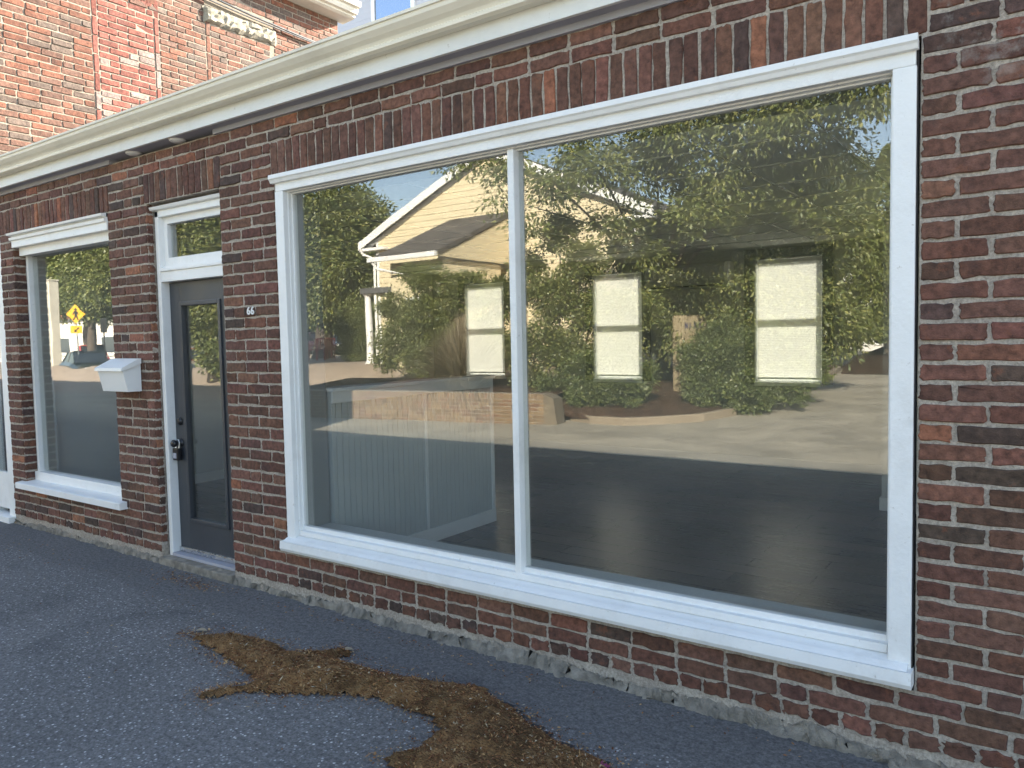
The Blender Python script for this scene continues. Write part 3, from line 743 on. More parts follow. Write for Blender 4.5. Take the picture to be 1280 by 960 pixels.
# chips, twigs and seed husks lying on it
def chips(n, spread):
    for _ in range(n):
        while True:
            x, y = random.uniform(-4.05, -1.0), random.uniform(-1.27, -.35)
            ins = inside(x, y); e = edge_dist(x, y)
            if ins or (e < spread and random.random() < math.exp(-e/.045)*.8) or random.random() < .004: break
        zz = .006+(min(.045, e*.5)+e*.1 if ins else 0)+random.uniform(0, .006)
        L = random.choice((.004, .005, .006, .008, .011, .018, .03) if x < -2.3 else (.004, .005, .006, .008, .011, .018))*random.uniform(.7, 1.3); w = L*random.uniform(.14, .45) if L < .018 else .0022
        an = random.uniform(0, 2*PI); ti = random.gauss(0, .35); dx, dy = math.cos(an), math.sin(an)
        A = Vector((dx*L*.5, dy*L*.5, L*.5*ti)); B = Vector((-dy*w, dx*w, random.gauss(0, .4)*w)); c_ = Vector((x, y, zz+abs(A.z)))
        up = Vector((0, 0, w*.7))
        db.add([c_-A, c_+B, c_+A, c_-B, c_+up], [(0, 1, 4), (1, 2, 4), (2, 3, 4), (3, 0, 4)], 1)
chips(17000, .16)
def scatter(cx_, cy_, sx_, sy_, n_):
    for _ in range(n_):
        x, y = random.gauss(cx_, sx_), min(-.07, random.gauss(cy_, sy_)); L = random.choice((.005, .008, .012, .02)); an = random.uniform(0, 2*PI)
        A = Vector((math.cos(an)*L*.5, math.sin(an)*L*.5, .001)); B = Vector((-math.sin(an)*L*.2, math.cos(an)*L*.2, 0)); c_ = Vector((x, y, .006))
        db.add([c_-A, c_+B, c_+A, c_-B, c_+Vector((0, 0, L*.2))], [(0, 1, 4), (1, 2, 4), (2, 3, 4), (3, 0, 4)], 1)
for a_ in ((-4.85, -.17, .22, .05, 420), (-4.5, -.45, .3, .1, 60), (-6.4, -.5, .5, .2, 70), (-7.0, -.35, .3, .1, 60), (-2.5, -.13, 1.2, .03, 260), (-5.5, -.9, 1.0, .4, 60)): scatter(*a_)
kind(db.build('plant_litter', [M['silt'], M['chip']]), 'stuff')
# damp edge beside the litter
dm = MB(); st2 = .03; idd = {}
for i in range(int(3.3/st2)):
    for j in range(int(1.1/st2)):
        x, y = -4.1+i*st2, -1.3+j*st2
        e = edge_dist(x, y); ins = inside(x, y)
        w_ = .05+.05*mn.noise((x*3, y*3, 1)) + (.03 if x > -2 else 0)
        if inside(x-.012, y-.028-.02*mn.noise((x*7, y*7, 1))):
            idd[i, j] = len(dm.v); dm.v.append((x+random.gauss(0, .004), y+random.gauss(0, .004), .0025)); dm.c.append((1, 1, 1))
for (i, j) in idd:
    q4 = [(i, j), (i+1, j), (i+1, j+1), (i, j+1)]
    if all(p in idd for p in q4): dm.f.append([idd[p] for p in q4]); dm.m.append(0)
kind(dm.build('damp_patch', M['damp']), 'structure')
# larger loose bits one can pick out
M['pale'] = plain('bleached_leaf', (.34, .28, .19), .8, .15, 20, .2); M['purple'] = plain('purple_petal', (.22, .03, .1), .7, .2, 20, .2)
def leafbit(x, y, L, m_, label, cat, name, rot):
    b = MB(); vs = []; n_ = 7
    for i in range(n_):
        f_ = i/(n_-1); w_ = L*.3*math.sin(f_*PI)**.8
        cz = .01+.1*L*math.sin(f_*PI)
        for s_ in (-1, 0, 1): vs.append((x+math.cos(rot)*(f_-.5)*L-math.sin(rot)*w_*s_, y+math.sin(rot)*(f_-.5)*L+math.cos(rot)*w_*s_, cz+abs(s_)*w_*.2))
    fs = [(i*3+k_, i*3+k_+1, (i+1)*3+k_+1, (i+1)*3+k_) for i in range(n_-1) for k_ in (0, 1)]
    b.add(vs, fs); tag(b.build(name, m_), label, cat)
leafbit(-3.93, -.66, .07, M['pale'], 'large pale dry leaf at the tip of the litter trail', 'leaf', 'dry_leaf', .6)
leafbit(-3.16, -.62, .06, M['pale'], 'pale dry leaf on the upper edge of the litter', 'leaf', 'dry_leaf', .1)
leafbit(-3.02, -.4, .07, M['pale'], 'pale dry leaf on the raised spur of the litter', 'leaf', 'dry_leaf', .9)
pf = MB()
for k_ in range(26):
    an = random.uniform(0, 2*PI); r_ = random.uniform(.005, .022); c_ = Vector((-1.36+math.cos(an)*r_, -.67+math.sin(an)*r_, .02+random.uniform(0, .018)))
    A = Vector((math.cos(an)*.011, math.sin(an)*.011, .006)); B = Vector((-math.sin(an)*.007, math.cos(an)*.007, .002))
    pf.add([c_-A, c_+B, c_+A, c_-B], [(0, 1, 2, 3)])
tag(pf.build('fallen_flower', M['purple']), 'small crumpled purple flower at the near end of the litter', 'flower')

# ------------------------------------------------------------------ NEIGHBOURS ON THIS SIDE
nb = thing('brick_neighbor_building', 'taller sunlit orange brick building with pale cornice rising behind the shop gutter', 'building', (-14, 3, 0))
NX = -8.6; NL = 4.8; NH = 6.25
sw_ = MB(); ON, UY, NXV = Vector((NX, 0, 0)), Vector((0, 1, 0)), Vector((1, 0, 0))
zc, kk = 2.6, 0
ops = [(1.34, 1.98, 0, 5.5, 5.5), (2.72, 3.6, 0, 5.55, 5.9)]
while zc < NH-.02:
    hs = [(o_[0]-.07, o_[1]+.07) for o_ in ops if zc+.04 < o_[4]]
    course(sw_, ON, UY, VZ, NXV, free_spans(-.05, NL, hs), zc, zc+.07, phase=.5 if kk % 2 else 1, tint=tint_sun, joint=.013, n=2, wob=.0012)
    for i_, o_ in enumerate(ops):
        if zc+.04 < o_[3]:
            course(sw_, ON, UY, VZ, NXV, [(o_[0], o_[1])], zc+.004, zc+.074, phase=1 if kk % 2 else .5, tint=tint_red if i_ == 0 else tint_sun, joint=.013, n=2, wob=.0012, depth=.006)
    zc += .07; kk += 1
for o_ in ops[:1]:
    for e_ in (o_[0]-.065, o_[1]+.005):
        z_ = 2.6
        while z_ < 5.5: brick(sw_, ON, UY, VZ, NXV, e_+.004, e_+.056, z_+.005, z_+.195, tint_red(), n=2); z_ += .2
for e_ in (ops[1][0]-.065,): 
    z_ = 2.6
    while z_ < 5.5: brick(sw_, ON, UY, VZ, NXV, e_+.004, e_+.056, z_+.005, z_+.195, tint_sun(), n=2); z_ += .2
soldiers(sw_, ON, UY, VZ, NXV, 1.34, 1.98, 5.5, 5.69, tint=tint_red, n=2)
sw_.box((NX-.3, -.06, 0), (NX, NL, NH), m=1)
sw_.build('side_wall', [M['brick_plain'], M['mortar_light']], nb, colors=True)
q = MB(); q.box((-48, -.06, 0), (NX-.301, NL, NH)); q.build('body_wall', M['mortar'], nb)
q = MB(); vs = []
for y0_, y1_, z0_, z1_ in ((2.62, 3.7, 5.565, 5.76), (1.98, 2.2, 5.7, 5.9)):
    b_ = bmesh.new(); bmesh.ops.create_grid(b_, x_segments=24, y_segments=6, size=.5)
    vv = []
    for v in b_.verts:
        e_ = min(.5-abs(v.co.x), .5-abs(v.co.y))
        vv.append((NX+.012+(.05 if e_ > .02 else 0)*random.uniform(.4, 1), y0_+(v.co.x+.5)*(y1_-y0_)+random.gauss(0, .006), z0_+(v.co.y+.5)*(z1_-z0_)+random.gauss(0, .008)))
    b_.verts.index_update(); q.add(vv, [[v.index for v in f_.verts] for f_ in b_.faces]); b_.free()
M['lintel'] = plain('rough_stone', (.34, .31, .24), .95, .25, 22, .8, dist=.02)
q.build('stone_lintel', M['lintel'], nb)
q = MB()
for r_, dz_ in ((.014, 0), (.01, -.05)):
    q.tube([(NX+.05, 2.3, 5.93+dz_), (NX+.05, 2.7, 5.87+dz_), (NX+.05, 3.3, 5.83+dz_*.7), (NX+.05, 4.2, 5.8+dz_*.4), (NX+.05, 5.0, 5.8)], r_, 6)
q.build('cable', M['black'], nb)
q = MB()
cp = [(NX-.02, NH-.01), (NX+.2, NH+.0), (NX+.24, NH+.02), (NX+.24, NH+.045), (NX+.29, NH+.05), (NX+.31, NH+.09), (NX+.31, NH+.12), (NX+.36, NH+.13), (NX+.38, NH+.2), (NX-.02, NH+.22)]
q.prism(cp, -.3, NL+.12, 'y'); q.build('cornice', M['cream'], nb)
q = MB(); q.box((-48, -.05, NH+.005), (NX-.025, NL, NH+.18)); q.build('roof', M['roofing'], nb)

sb = thing('grey_siding_house', 'grey clapboard house with white trimmed window behind the brick building', 'house', (-11, 9, 0))
q = MB(); q.box((-13.2, 9, 0), (-9.3, 14, 9.6)); q.build('wall', M['greyside'], sb)
q = MB(); sash(q, -12.08, -10.85, 8.0, 9.4, 8.95, 8.998, .1); w_ = q.build('window', M['white'], sb)
M['skyglass'] = NT('mirror_pane').done((.3, .35, .42), .05, metal=.9)
q = MB(); q.box((-11.98, 8.975, 8.1), (-10.95, 8.985, 9.3)); q.build('pane', M['skyglass'], w_)
q = MB(); q.prism([(8.7, 9.6), (14.3, 9.6), (11.5, 10.6)], -13.4, -9.1); q.build('roof', M['shingle'], sb)

# ------------------------------------------------------------------ FOLIAGE
def leaf_mesh(name, pts, dirs, L, W, m, parent=None):
    n = len(pts); o0 = np.array(ORIG.get(parent.name, (0, 0, 0))) if parent is not None else np.zeros(3)
    d = dirs/np.linalg.norm(dirs, axis=1, keepdims=True)
    r = rng.normal(size=(n, 3)); s = np.cross(d, r); s /= np.linalg.norm(s, axis=1, keepdims=True)
    nn = np.cross(s, d)
    L = np.asarray(L).reshape(-1, 1); W = np.asarray(W).reshape(-1, 1)
    v = np.stack([pts, pts+d*L*.45+s*W+nn*W*.35, pts+d*L, pts+d*L*.45-s*W+nn*W*.35], 1).reshape(-1, 3)-o0
    me = bpy.data.meshes.new(name); me.vertices.add(4*n); me.vertices.foreach_set('co', v.astype(np.float32).ravel())
    me.loops.add(4*n); me.loops.foreach_set('vertex_index', np.arange(4*n, dtype=np.int32))
    me.polygons.add(n); me.polygons.foreach_set('loop_start', np.arange(0, 4*n, 4, dtype=np.int32)); me.polygons.foreach_set('loop_total', np.full(n, 4, dtype=np.int32))
    me.materials.append(m); me.update(calc_edges=True)
    o = bpy.data.objects.new(name, me); COL.objects.link(o)
    if parent is not None: o.parent = parent; ORIG[o.name] = Vector(o0)
    return o
def clumps(blobs, per, clump_r, n_leaf, droop=.4, shell=.55):
    """leaves in clumps spread unevenly through the blobs' volume"""
    P_, D_ = [], []
    for c, r in blobs:
        c = np.array(c); r = np.array(r if hasattr(r, '__len__') else (r, r, r*.85))
        nC = max(3, int(per*float(np.prod(r))**.667))
        u = rng.normal(size=(nC, 3)); u /= np.linalg.norm(u, axis=1, keepdims=True)
        rad = (shell+(1-shell)*rng.random((nC, 1)))*rng.uniform(.8, 1.12, (nC, 1))
        cc = c+u*rad*r
        for k_ in range(nC):
            m_ = max(5, int(n_leaf*rng.uniform(.5, 1.5)))
            off = rng.normal(size=(m_, 3))*clump_r*np.array([1, 1, .7])
            P_.append(cc[k_]+off); dd = u[k_]*.5+off/clump_r*.4+rng.normal(size=(m_, 3))*.5; dd[:, 2] -= droop; D_.append(dd)
    return np.concatenate(P_), np.concatenate(D_)
def trunk(parent, base, blobs, r0, name='trunk', lim=7, fork=.45):
    b = MB(); base = Vector(base); cs = [Vector(c) for c, r in blobs]
    top = sum(cs, Vector())/len(cs); fk = base.lerp(Vector((top.x*.5+base.x*.5, top.y*.5+base.y*.5, top.z)), fork)
    b.tube([base-Vector((0, 0, .2)), base+Vector((0, 0, .15)), base.lerp(fk, .5)+Vector((.04, .03, 0)), fk], [r0*1.5, r0*1.15, r0, r0*.85], 10)
    for c in cs[:lim]:
        mid = fk.lerp(c, .5)+Vector((random.gauss(0, .1), random.gauss(0, .1), random.uniform(0, .15)*(c-fk).length))
        b.tube([fk-Vector((0, 0, .05)), mid, c], [r0*.5, r0*.22, r0*.06], 7)
        for _ in range(4):
            e = c+Vector((random.gauss(0, .5), random.gauss(0, .5), random.gauss(-.05, .35)))
            b.tube([mid.lerp(c, random.uniform(.2, 1)), e], [r0*.12, r0*.03], 5)
    return b.build(name, M['wood'], parent, smooth=True)
def plant(name, label, cat, base, blobs, leafm, per, cr, nl, L, W, trunk_r=None, droop=.4, group=None, shell=.55, fork=.45):
    t = thing(name, label, cat, base, group)
    pts, ds = clumps(blobs, per, cr, nl, droop, shell)
    ls = L*rng.uniform(.7, 1.25, len(pts))
    leaf_mesh('crown' if trunk_r else 'foliage', pts, ds, ls, ls*W, LEAF[leafm], t)
    if trunk_r: trunk(t, base, blobs, trunk_r, fork=fork)
    else:
        b = MB()
        for c, r in blobs: b.tube([Vector(base)+Vector((random.gauss(0, .1), random.gauss(0, .1), -.05)), Vector(c)], [.035, .012], 6)
        b.build('stem', M['wood'], t, smooth=True)
    return t
def B(lst): return [(opp(px, py, d), r) for px, py, d, r in lst]

plant('overhanging_tree', 'large broadleaf tree hanging long leafy branches over the planted bed', 'tree', opp(828, 470, 14.5)*1.0,
      B([(860, 150, 11, 1.0), (820, 205, 11.5, .9), (940, 150, 11, 1.0), (1005, 135, 11, 1.0), (745, 205, 10.5, .75), (690, 225, 10, .5), (905, 225, 11.5, .8), (870, 270, 10.5, .4),
         (625, 218, 10, .32), (565, 205, 10, .22), (618, 248, 10, .16), (965, 215, 12, .7), (1010, 245, 12.4, .5), (1045, 195, 12, .55), (640, 205, 10, .28), (598, 203, 10, .22), (1090, 95, 10.5, .7), (770, 275, 11.5, .5), (840, 70, 11, 1.2), (980, 50, 11, 1.3), (720, 130, 10.5, .8), (800, 320, 12.5, .45), (660, 275, 10.2, .3), (1100, 215, 12, .3)]),
      'maple', 74, .19, 70, .11, .2, .17, .75, fork=.4)
plant('tall_shrub', 'tall loose shrub with sunlit leaves standing behind the end of the brick planter', 'shrub', opp(700, 490, 10.6),
      B([(690, 370, 10.8, .6), (675, 430, 10.5, .55), (730, 330, 11, .5), (745, 390, 11.2, .6), (715, 445, 10.6, .5), (660, 330, 11, .35), (700, 290, 11, .45), (770, 440, 11, .5), (790, 390, 11.5, .5), (660, 470, 10.2, .3)]),
      'shrub', 300, .1, 60, .07, .26, None, .2)
plant('mounded_bush', 'low rounded evergreen bush spilling over mulch right beside the planter end', 'bush', opp(735, 520, 10),
      B([(695, 488, 9.9, .4), (735, 492, 9.8, .42), (780, 486, 9.95, .42), (730, 462, 10.2, .42), (800, 470, 10.3, .35), (765, 460, 10.4, .4)]),
      'yew', 420, .06, 50, .055, .28, None, .1, shell=.7)
plant('spreading_yew', 'wide spreading evergreen bush in front of the stone sign', 'bush', opp(920, 515, 11.6),
      B([(880, 487, 11.2, .45), (930, 447, 12, .6), (935, 488, 11.2, .5), (985, 478, 11.9, .48), (895, 450, 11.9, .5), (1012, 462, 12.8, .42), (960, 425, 12.4, .4), (1000, 430, 13, .4), (870, 455, 12, .35), (868, 440, 12.2, .3), (885, 420, 12.3, .3), (905, 415, 12.3, .3)]),
      'yew', 360, .07, 50, .06, .28, None, .1, shell=.7)
for i, (bl, base, lab) in enumerate([
    ([(850, 370, 13.4, .9), (875, 330, 13.6, .7), (850, 420, 13.3, .7), (800, 400, 13.4, .8), (815, 350, 13.4, .7), (860, 295, 16.5, 1.0), (800, 310, 14.2, .8)], (850, 445, 15), 'dark feathery evergreen behind the left end of the stone sign'),
    ([(930, 370, 13.8, .9), (960, 330, 14.2, .8), (930, 410, 13.4, .8), (1000, 390, 14.2, .9), (1010, 340, 14.8, .8), (930, 295, 18, 1.2), (985, 280, 18, 1.3), (1040, 285, 18, 1.1), (960, 240, 18.5, 1.2), (1030, 235, 18.5, 1.2), (900, 250, 18, 1.2), (1035, 410, 14.8, .8), (905, 340, 13.8, .6)], (950, 440, 15.5), 'dark feathery evergreen behind the right end of the stone sign')]):
    plant('dark_evergreen', lab, 'tree', opp(*base), B(bl), 'shrub', 120, .15, 60, .11, .2, .08, .6, 'evergreens behind the stone sign')
plant('house_shrub', 'big leafy shrub covering the front of the yellow house under its porch roof', 'shrub', opp(545, 490, 11.8),
      B([(500, 425, 11.4, .55), (497, 385, 12, .5), (535, 400, 12, .7), (540, 355, 12.3, .5), (585, 365, 12.5, .7), (600, 420, 12.2, .6), (630, 375, 12, .6), (484, 452, 11, .28), (520, 455, 11.3, .4), (560, 430, 12, .6), (625, 440, 11.6, .5), (515, 345, 12.5, .35)]),
      'shrub', 280, .1, 60, .075, .26, None, .2)
# fountain grass
gr = thing('fountain_grass', 'tall dry fountain grass fanning out above the brick planter', 'grass plant', opp(580, 492, 9.6))
g0 = opp(580, 492, 9.6); gp_, gd_, gl_ = [], [], []
vs = []; fs = []; gm = MB()
for _ in range(3000):
    an = random.uniform(0, 2*PI); sp = abs(random.gauss(0, .62)); Lg = random.uniform(1.2, 1.95)
    p0 = g0+Vector((random.gauss(0, .07), random.gauss(0, .07), -.12)); out = Vector((math.cos(an), math.sin(an), 0)); sd = Vector((-out.y, out.x, 0))*.008
    pl = [p0+out*(sp*f_**1.3*Lg)+Vector((0, 0, Lg*(f_-.45*sp*f_*f_))) for f_ in (0, .35, .7, 1)]
    gm.add([pl[0]-sd, pl[0]+sd, pl[1]-sd, pl[1]+sd, pl[2]-sd*.8, pl[2]+sd*.8, pl[3]], [(0, 1, 3, 2), (2, 3, 5, 4), (4, 5, 6)])
gm.build('blades', LEAF['grass'], gr)
# clipped conifers on the bank
def conifer(px, py_top, py_base, d, r, label):
    base = opp(px, py_base, d); top = opp(px, py_top, d); H = top.z-base.z
    t = thing('arborvitae', label, 'tree', base, 'clipped conifers on the bank')
    n = 15000; h = rng.random(n)**.85; an = rng.random(n)*2*PI
    lump = 1+.13*np.sin(an*5+h*17)+.1*np.sin(an*3-h*31)
    rr = r*np.minimum(1, (1-h)*3.2)**.8*(.75+.25*np.sqrt(rng.random(n)))*lump*(1-.25*h)
    pts = np.stack([base.x+rr*np.cos(an), base.y+rr*np.sin(an), base.z+.1+h*H], 1)
    ds = np.stack([np.cos(an)*.5, np.sin(an)*.5, np.full(n, .9)], 1)+rng.normal(size=(n, 3))*.35
    ls = .13*rng.uniform(.6, 1.3, n); leaf_mesh('crown', pts, ds, ls, ls*.25, LEAF['needle'], t)
    b = MB(); b.tube([base-Vector((0, 0, .2)), base+Vector((0, 0, H*.8))], [.09, .03], 8); b.build('trunk', M['wood'], t)
conifer(1068, 235, 432, 22.5, .95, 'tall clipped conifer on the bank, leftmost of the dense row')
conifer(1108, 190, 434, 22.8, 1.0, 'tallest clipped conifer on the bank, second of the dense row')
conifer(1150, 200, 436, 23.2, 1.0, 'tall clipped conifer on the bank, rightmost of the dense row')
# far trees on the left
plant('shade_tree', 'big dark shade tree with a thick trunk beside the red chairs', 'tree', opp(404, 447, 23),
      B([(415, 275, 23, 2.3), (400, 330, 23, 2.2), (445, 330, 23, 2.0), (440, 285, 23.5, 1.9), (385, 290, 23, 2.0), (420, 370, 23, 1.8), (455, 360, 24, 1.3), (390, 375, 23, 1.5)]),
      'shrub', 46, .34, 70, .2, .26, .45, .5, fork=.5)
plant('round_hedge', 'tall rounded hedge beside the white porch column', 'hedge', opp(446, 452, 19.5),
      B([(446, 395, 19.5, .75), (446, 425, 19.5, .75), (440, 410, 19.5, .6), (455, 400, 19.7, .6), (448, 440, 19.5, .6)]), 'shrub', 230, .11, 60, .09, .3, None, .1, shell=.75)
plant('street_maple', 'spreading street tree behind the yellow crossing sign', 'tree', opp(112, 440, 20),
      B([(70, 336, 20, 2.07), (100, 321, 20, 2.3), (125, 341, 20, 2.07), (85, 366, 20, 1.72), (120, 371, 20, 1.61), (60, 361, 20, 1.61), (135, 316, 20, 2.07), (155, 346, 20, 2.3)]),
      'maple', 60, .3, 60, .2, .3, .22, .5, fork=.42)
plant('tall_dark_tree', 'tall dark tree rising behind the street tree', 'tree', opp(110, 440, 24),
      B([(95, 300, 24, 2.6), (125, 290, 24, 3.0), (80, 315, 24, 2.3), (150, 310, 24, 3.0), (110, 270, 24, 2.6)]), 'dark', 50, .4, 70, .26, .28, .35, .4)
plant('lot_maple', 'leafy tree at the lot edge mirrored in the door and transom glass', 'tree', opp(262, 470, 12),
      B([(235, 300, 12, 1.3), (260, 285, 12, 1.3), (285, 290, 12.2, 1.3), (245, 395, 12, .9), (265, 410, 12.3, .9), (275, 450, 12, .7), (230, 350, 12, 1.0), (280, 360, 12, 1.1), (250, 340, 11.6, 1.0), (215, 270, 12, 1.2)]),
      'maple', 90, .18, 60, .13, .28, .14, .5, fork=.5)
# distant wood: one mass
wp = []
for x in np.linspace(-190, 60, 120):
    wp.append((Vector((x+random.gauss(0, 2), -66-random.uniform(0, 10), random.uniform(1.5, 5))), random.uniform(2.2, 4.2)))
pts, ds = clumps(wp, 6, .9, 40, .2)
kind(leaf_mesh('distant_wood', pts, ds, .8*rng.uniform(.7, 1.3, len(pts)), .26*rng.uniform(.7, 1.3, len(pts)), LEAF['dark']), 'stuff')

# ------------------------------------------------------------------ ACROSS THE LOT
# brick planter
pl_ = thing('brick_planter', 'low weathered brick planter wall with stone end block across the lot', 'planter', (-10, -7.8, 0))
def pw(d): return 2*GLASS_Y-d
pa, pb = Vector((-14.5, pw(7.75), 0)), Vector((-7.75, pw(8.75), 0))
pu = (pb-pa); PLn = pu.length; pu.normalize(); pn = Vector((-pu.y, pu.x, 0))
if pn.y < 0: pn = -pn
q = MB(); tan_t = lambda: (lambda k_, c_: tuple(c*k_ for c in c_))(random.uniform(.8, 1.15), random.choice(((.22, .15, .085), (.2, .135, .08), (.24, .165, .09), (.21, .125, .075))))
zc, kk = .0, 0
while zc < .47:
    course(q, pa, pu, VZ, pn, [(0, PLn)], zc, zc+.07, phase=.5 if kk % 2 else 1, tint=tan_t, n=2, joint=.013); zc += .07; kk += 1
soldiers(q, pa, pu, VZ, pn, 0, PLn, .49, .6, tint=tan_t, n=2)
A_, B_ = pa-pn*.3, pb-pn*.3
q.add([pa, pb, pb+VZ*.6, pa+VZ*.6, A_, B_, B_+VZ*.6, A_+VZ*.6], [(0, 1, 2, 3), (3, 2, 6, 7), (4, 5, 6, 7), (0, 3, 7, 4), (1, 2, 6, 5)], 1)
q.build('wall', [M['brick_plain'], M['mortar_light']], pl_, colors=True)
q = MB(); e0 = pb+pu*.005; q.add([e0-pn*.34+pu*.0, e0+pn*.02, e0+pn*.02+pu*.28, e0-pn*.34+pu*.28]+[p+VZ*h_ for p, h_ in zip([e0-pn*.34, e0+pn*.02, e0+pn*.02+pu*.2, e0-pn*.34+pu*.2], (.6, .6, .52, .52))], [(3, 2, 1, 0), (4, 5, 6, 7), (0, 1, 5, 4), (1, 2, 6, 5), (2, 3, 7, 6), (3, 0, 4, 7)])
q.build('end_block', plain('stained_stone', (.17, .14, .1), .9, .25, 9, .4), pl_)
q = MB(); q.add([pa-pn*.3+VZ*.53, pb-pn*.3+VZ*.53, pb-pn*3+VZ*.7, pa-pn*3+VZ*.7], [(0, 1, 2, 3)]); q.build('soil', M['mulch'], pl_)
# yellow house
YW = pw(17)
yh = thing('yellow_house', 'yellow clapboard house with white gable trim and dark shingled porch roof', 'house', (-15, YW, .8))
xl, xr, ze, xa_, za_ = -20.2, -9.9, 5.3, -15.05, 7.6
q = MB(); q.add([(xl, YW, .3), (xr, YW, .3), (xr, YW, ze), (xa_, YW, za_), (xl, YW, ze), (xl, YW-9, .3), (xr, YW-9, .3), (xr, YW-9, ze), (xa_, YW-9, za_), (xl, YW-9, ze)],
      [(0, 1, 2, 3, 4), (9, 8, 7, 6, 5), (0, 4, 9, 5), (1, 6, 7, 2)]); q.build('wall', M['yellow'], yh)
sl = (za_-ze)/(xa_-xl)
q = MB(); zc = .5
while zc < za_-.3:
    ww = (xr-xl)/2 if zc+.2 < ze else (za_-zc-.2)/sl
    q.prism([(YW+.002, zc), (YW+.026, zc), (YW+.006, zc+.2), (YW+.002, zc+.2)], xa_-ww, xa_+ww); zc += .2
q.build('clapboards', M['yellow'], yh)
q = MB()
for s_ in (-1, 1):
    xe = xl-.65 if s_ < 0 else xr+.65; zz_ = ze-.65*sl
    q.add([(xe, YW+.25, zz_+.05), (xa_, YW+.25, za_+.05), (xa_, YW+.25, za_+.17), (xe, YW+.25, zz_+.17), (xe, YW-9.4, zz_+.05), (xa_, YW-9.4, za_+.05), (xa_, YW-9.4, za_+.17), (xe, YW-9.4, zz_+.17)],
          [(0, 1, 2, 3), (3, 2, 6, 7), (0, 4, 5, 1), (4, 7, 6, 5), (0, 3, 7, 4)])
q.build('roof', M['shingle'], yh)
q = MB()
for s_ in (-1, 1):
    xe = xl-.66 if s_ < 0 else xr+.66; zz_ = ze-.66*sl
    for (yy, h0, h1) in ((YW+.3, -.08, .2), (YW+.05, -.14, .0)):
        q.add([(xe, yy, zz_+h0), (xa_, yy, za_+h0), (xa_, yy, za_+h1), (xe, yy, zz_+h1), (xe, yy-.045, zz_+h0), (xa_, yy-.045, za_+h0), (xa_, yy-.045, za_+h1), (xe, yy-.045, zz_+h1)],
              [(0, 1, 2, 3), (7, 6, 5, 4), (3, 2, 6, 7), (0, 4, 5, 1), (0, 3, 7, 4)])
    q.box((xe, YW+.25, zz_-.12), (xe+(1.25 if s_ < 0 else -1.25), YW+.0, zz_-.02), .01)
    q.box((xl-.0 if s_ < 0 else xr-.12, YW+.004, .4), (xl+.12 if s_ < 0 else xr, YW+.03, ze-.1), .005)
q.build('rake_trim', M['white'], yh)
q = MB(); q.tube([(xl-.45, YW+.4, ze-.36), (xl-.4, YW+.3, ze-.55), (xl-.05, YW+.1, ze-.7), (xl-.05, YW+.1, 1)], .05, 8)
q.build('downspout', M['white'], yh)
# porch roof
pe = pw(13.3); pxl, pxr = -16.75, -14.2
pr = MB()
pr.add([(pxl, YW, 5.63), (pxr, YW, 5.63), (pxr, pe, 4.1), (pxl, pe, 4.1), (pxl, YW, 5.51), (pxr, YW, 5.51), (pxr, pe, 3.98), (pxl, pe, 3.98)], [(0, 1, 2, 3), (7, 6, 5, 4), (0, 3, 7, 4), (1, 5, 6, 2), (3, 2, 6, 7)])
por = pr.build('porch_roof', M['shingle'], yh)
q = MB(); q.box((pxl-.05, pe, 3.95), (pxr+.05, pe+.13, 4.09), .02); q.tube([(pxl+.1, pe+.05, 3.95), (pxl+.2, pe-.05, 3.75), (pxl+1.0, pe-.6, 3.55), (pxl+1.1, pe-.7, 1.2)], .045, 8); q.build('porch_gutter', M['white'], por)
q = MB(); q.add([(pxr-.05, YW, 5.45), (pxr-.05, pe-.1, 3.97), (pxr-.05, YW, 3.97), (pxr-.12, YW, 5.45), (pxr-.12, pe-.1, 3.97), (pxr-.12, YW, 3.97)], [(0, 1, 2), (5, 4, 3), (0, 3, 4, 1), (1, 4, 5, 2), (0, 2, 5, 3)]); q.build('porch_cheek', M['yellow'], por)
q = MB(); q.box((pxl+.3, YW+.4, .5), (pxr-.2, pe-.5, 3.94)); q.build('porch_room_wall', M['yellow'], yh)
q = MB(); sash(q, pxl+.9, pxl+1.9, 1.4, 2.9, pe-.498, pe-.46, .08); w_ = q.build('window', M['white'], yh)
q = MB(); q.box((pxl+.98, pe-.49, 1.48), (pxl+1.82, pe-.48, 2.82)); q.build('pane', M['black'], w_)
# side pergola with white column
pg = thing('white_porch_column', 'white round column carrying a grey beam left of the yellow house', 'column', opp(463, 457, 17))
c0 = opp(463, 457, 17); c1 = opp(463, 368, 17)
q = MB(); q.lathe((c0.x, c0.y, c0.z), [(.2, 0), (.2, .1), (.15, .14), (.135, .2), (.135, 1.2), (.11, c1.z-c0.z-.1), (.16, c1.z-c0.z-.04), (.18, c1.z-c0.z)]); q.build('shaft', M['white'], pg, smooth=False)
q = MB(); q.box((c0.x-.14, c0.y-2.2, c1.z+.002), (c0.x+1.7, c0.y+.25, c1.z+.2), .02); q.build('beam', M['roofing'], pg)
# stone sign
s0 = opp(862, 425, 13.0); sg = thing('stone_sign', 'pale rounded stone sign with blue painted lettering above the evergreens', 'sign', (s0.x, s0.y, 1.0))
Ms = Matrix.Translation((s0.x, s0.y, 0)) @ Matrix.Rotation(RAD(-72), 4, 'Z')
q = MB(); q.box((-.42, -.13, .4), (.42, .13, 2.06), .06, M=Ms); q.build('slab', plain('pale_stone', (.36, .29, .18), .85, .12, 12, .2), sg)

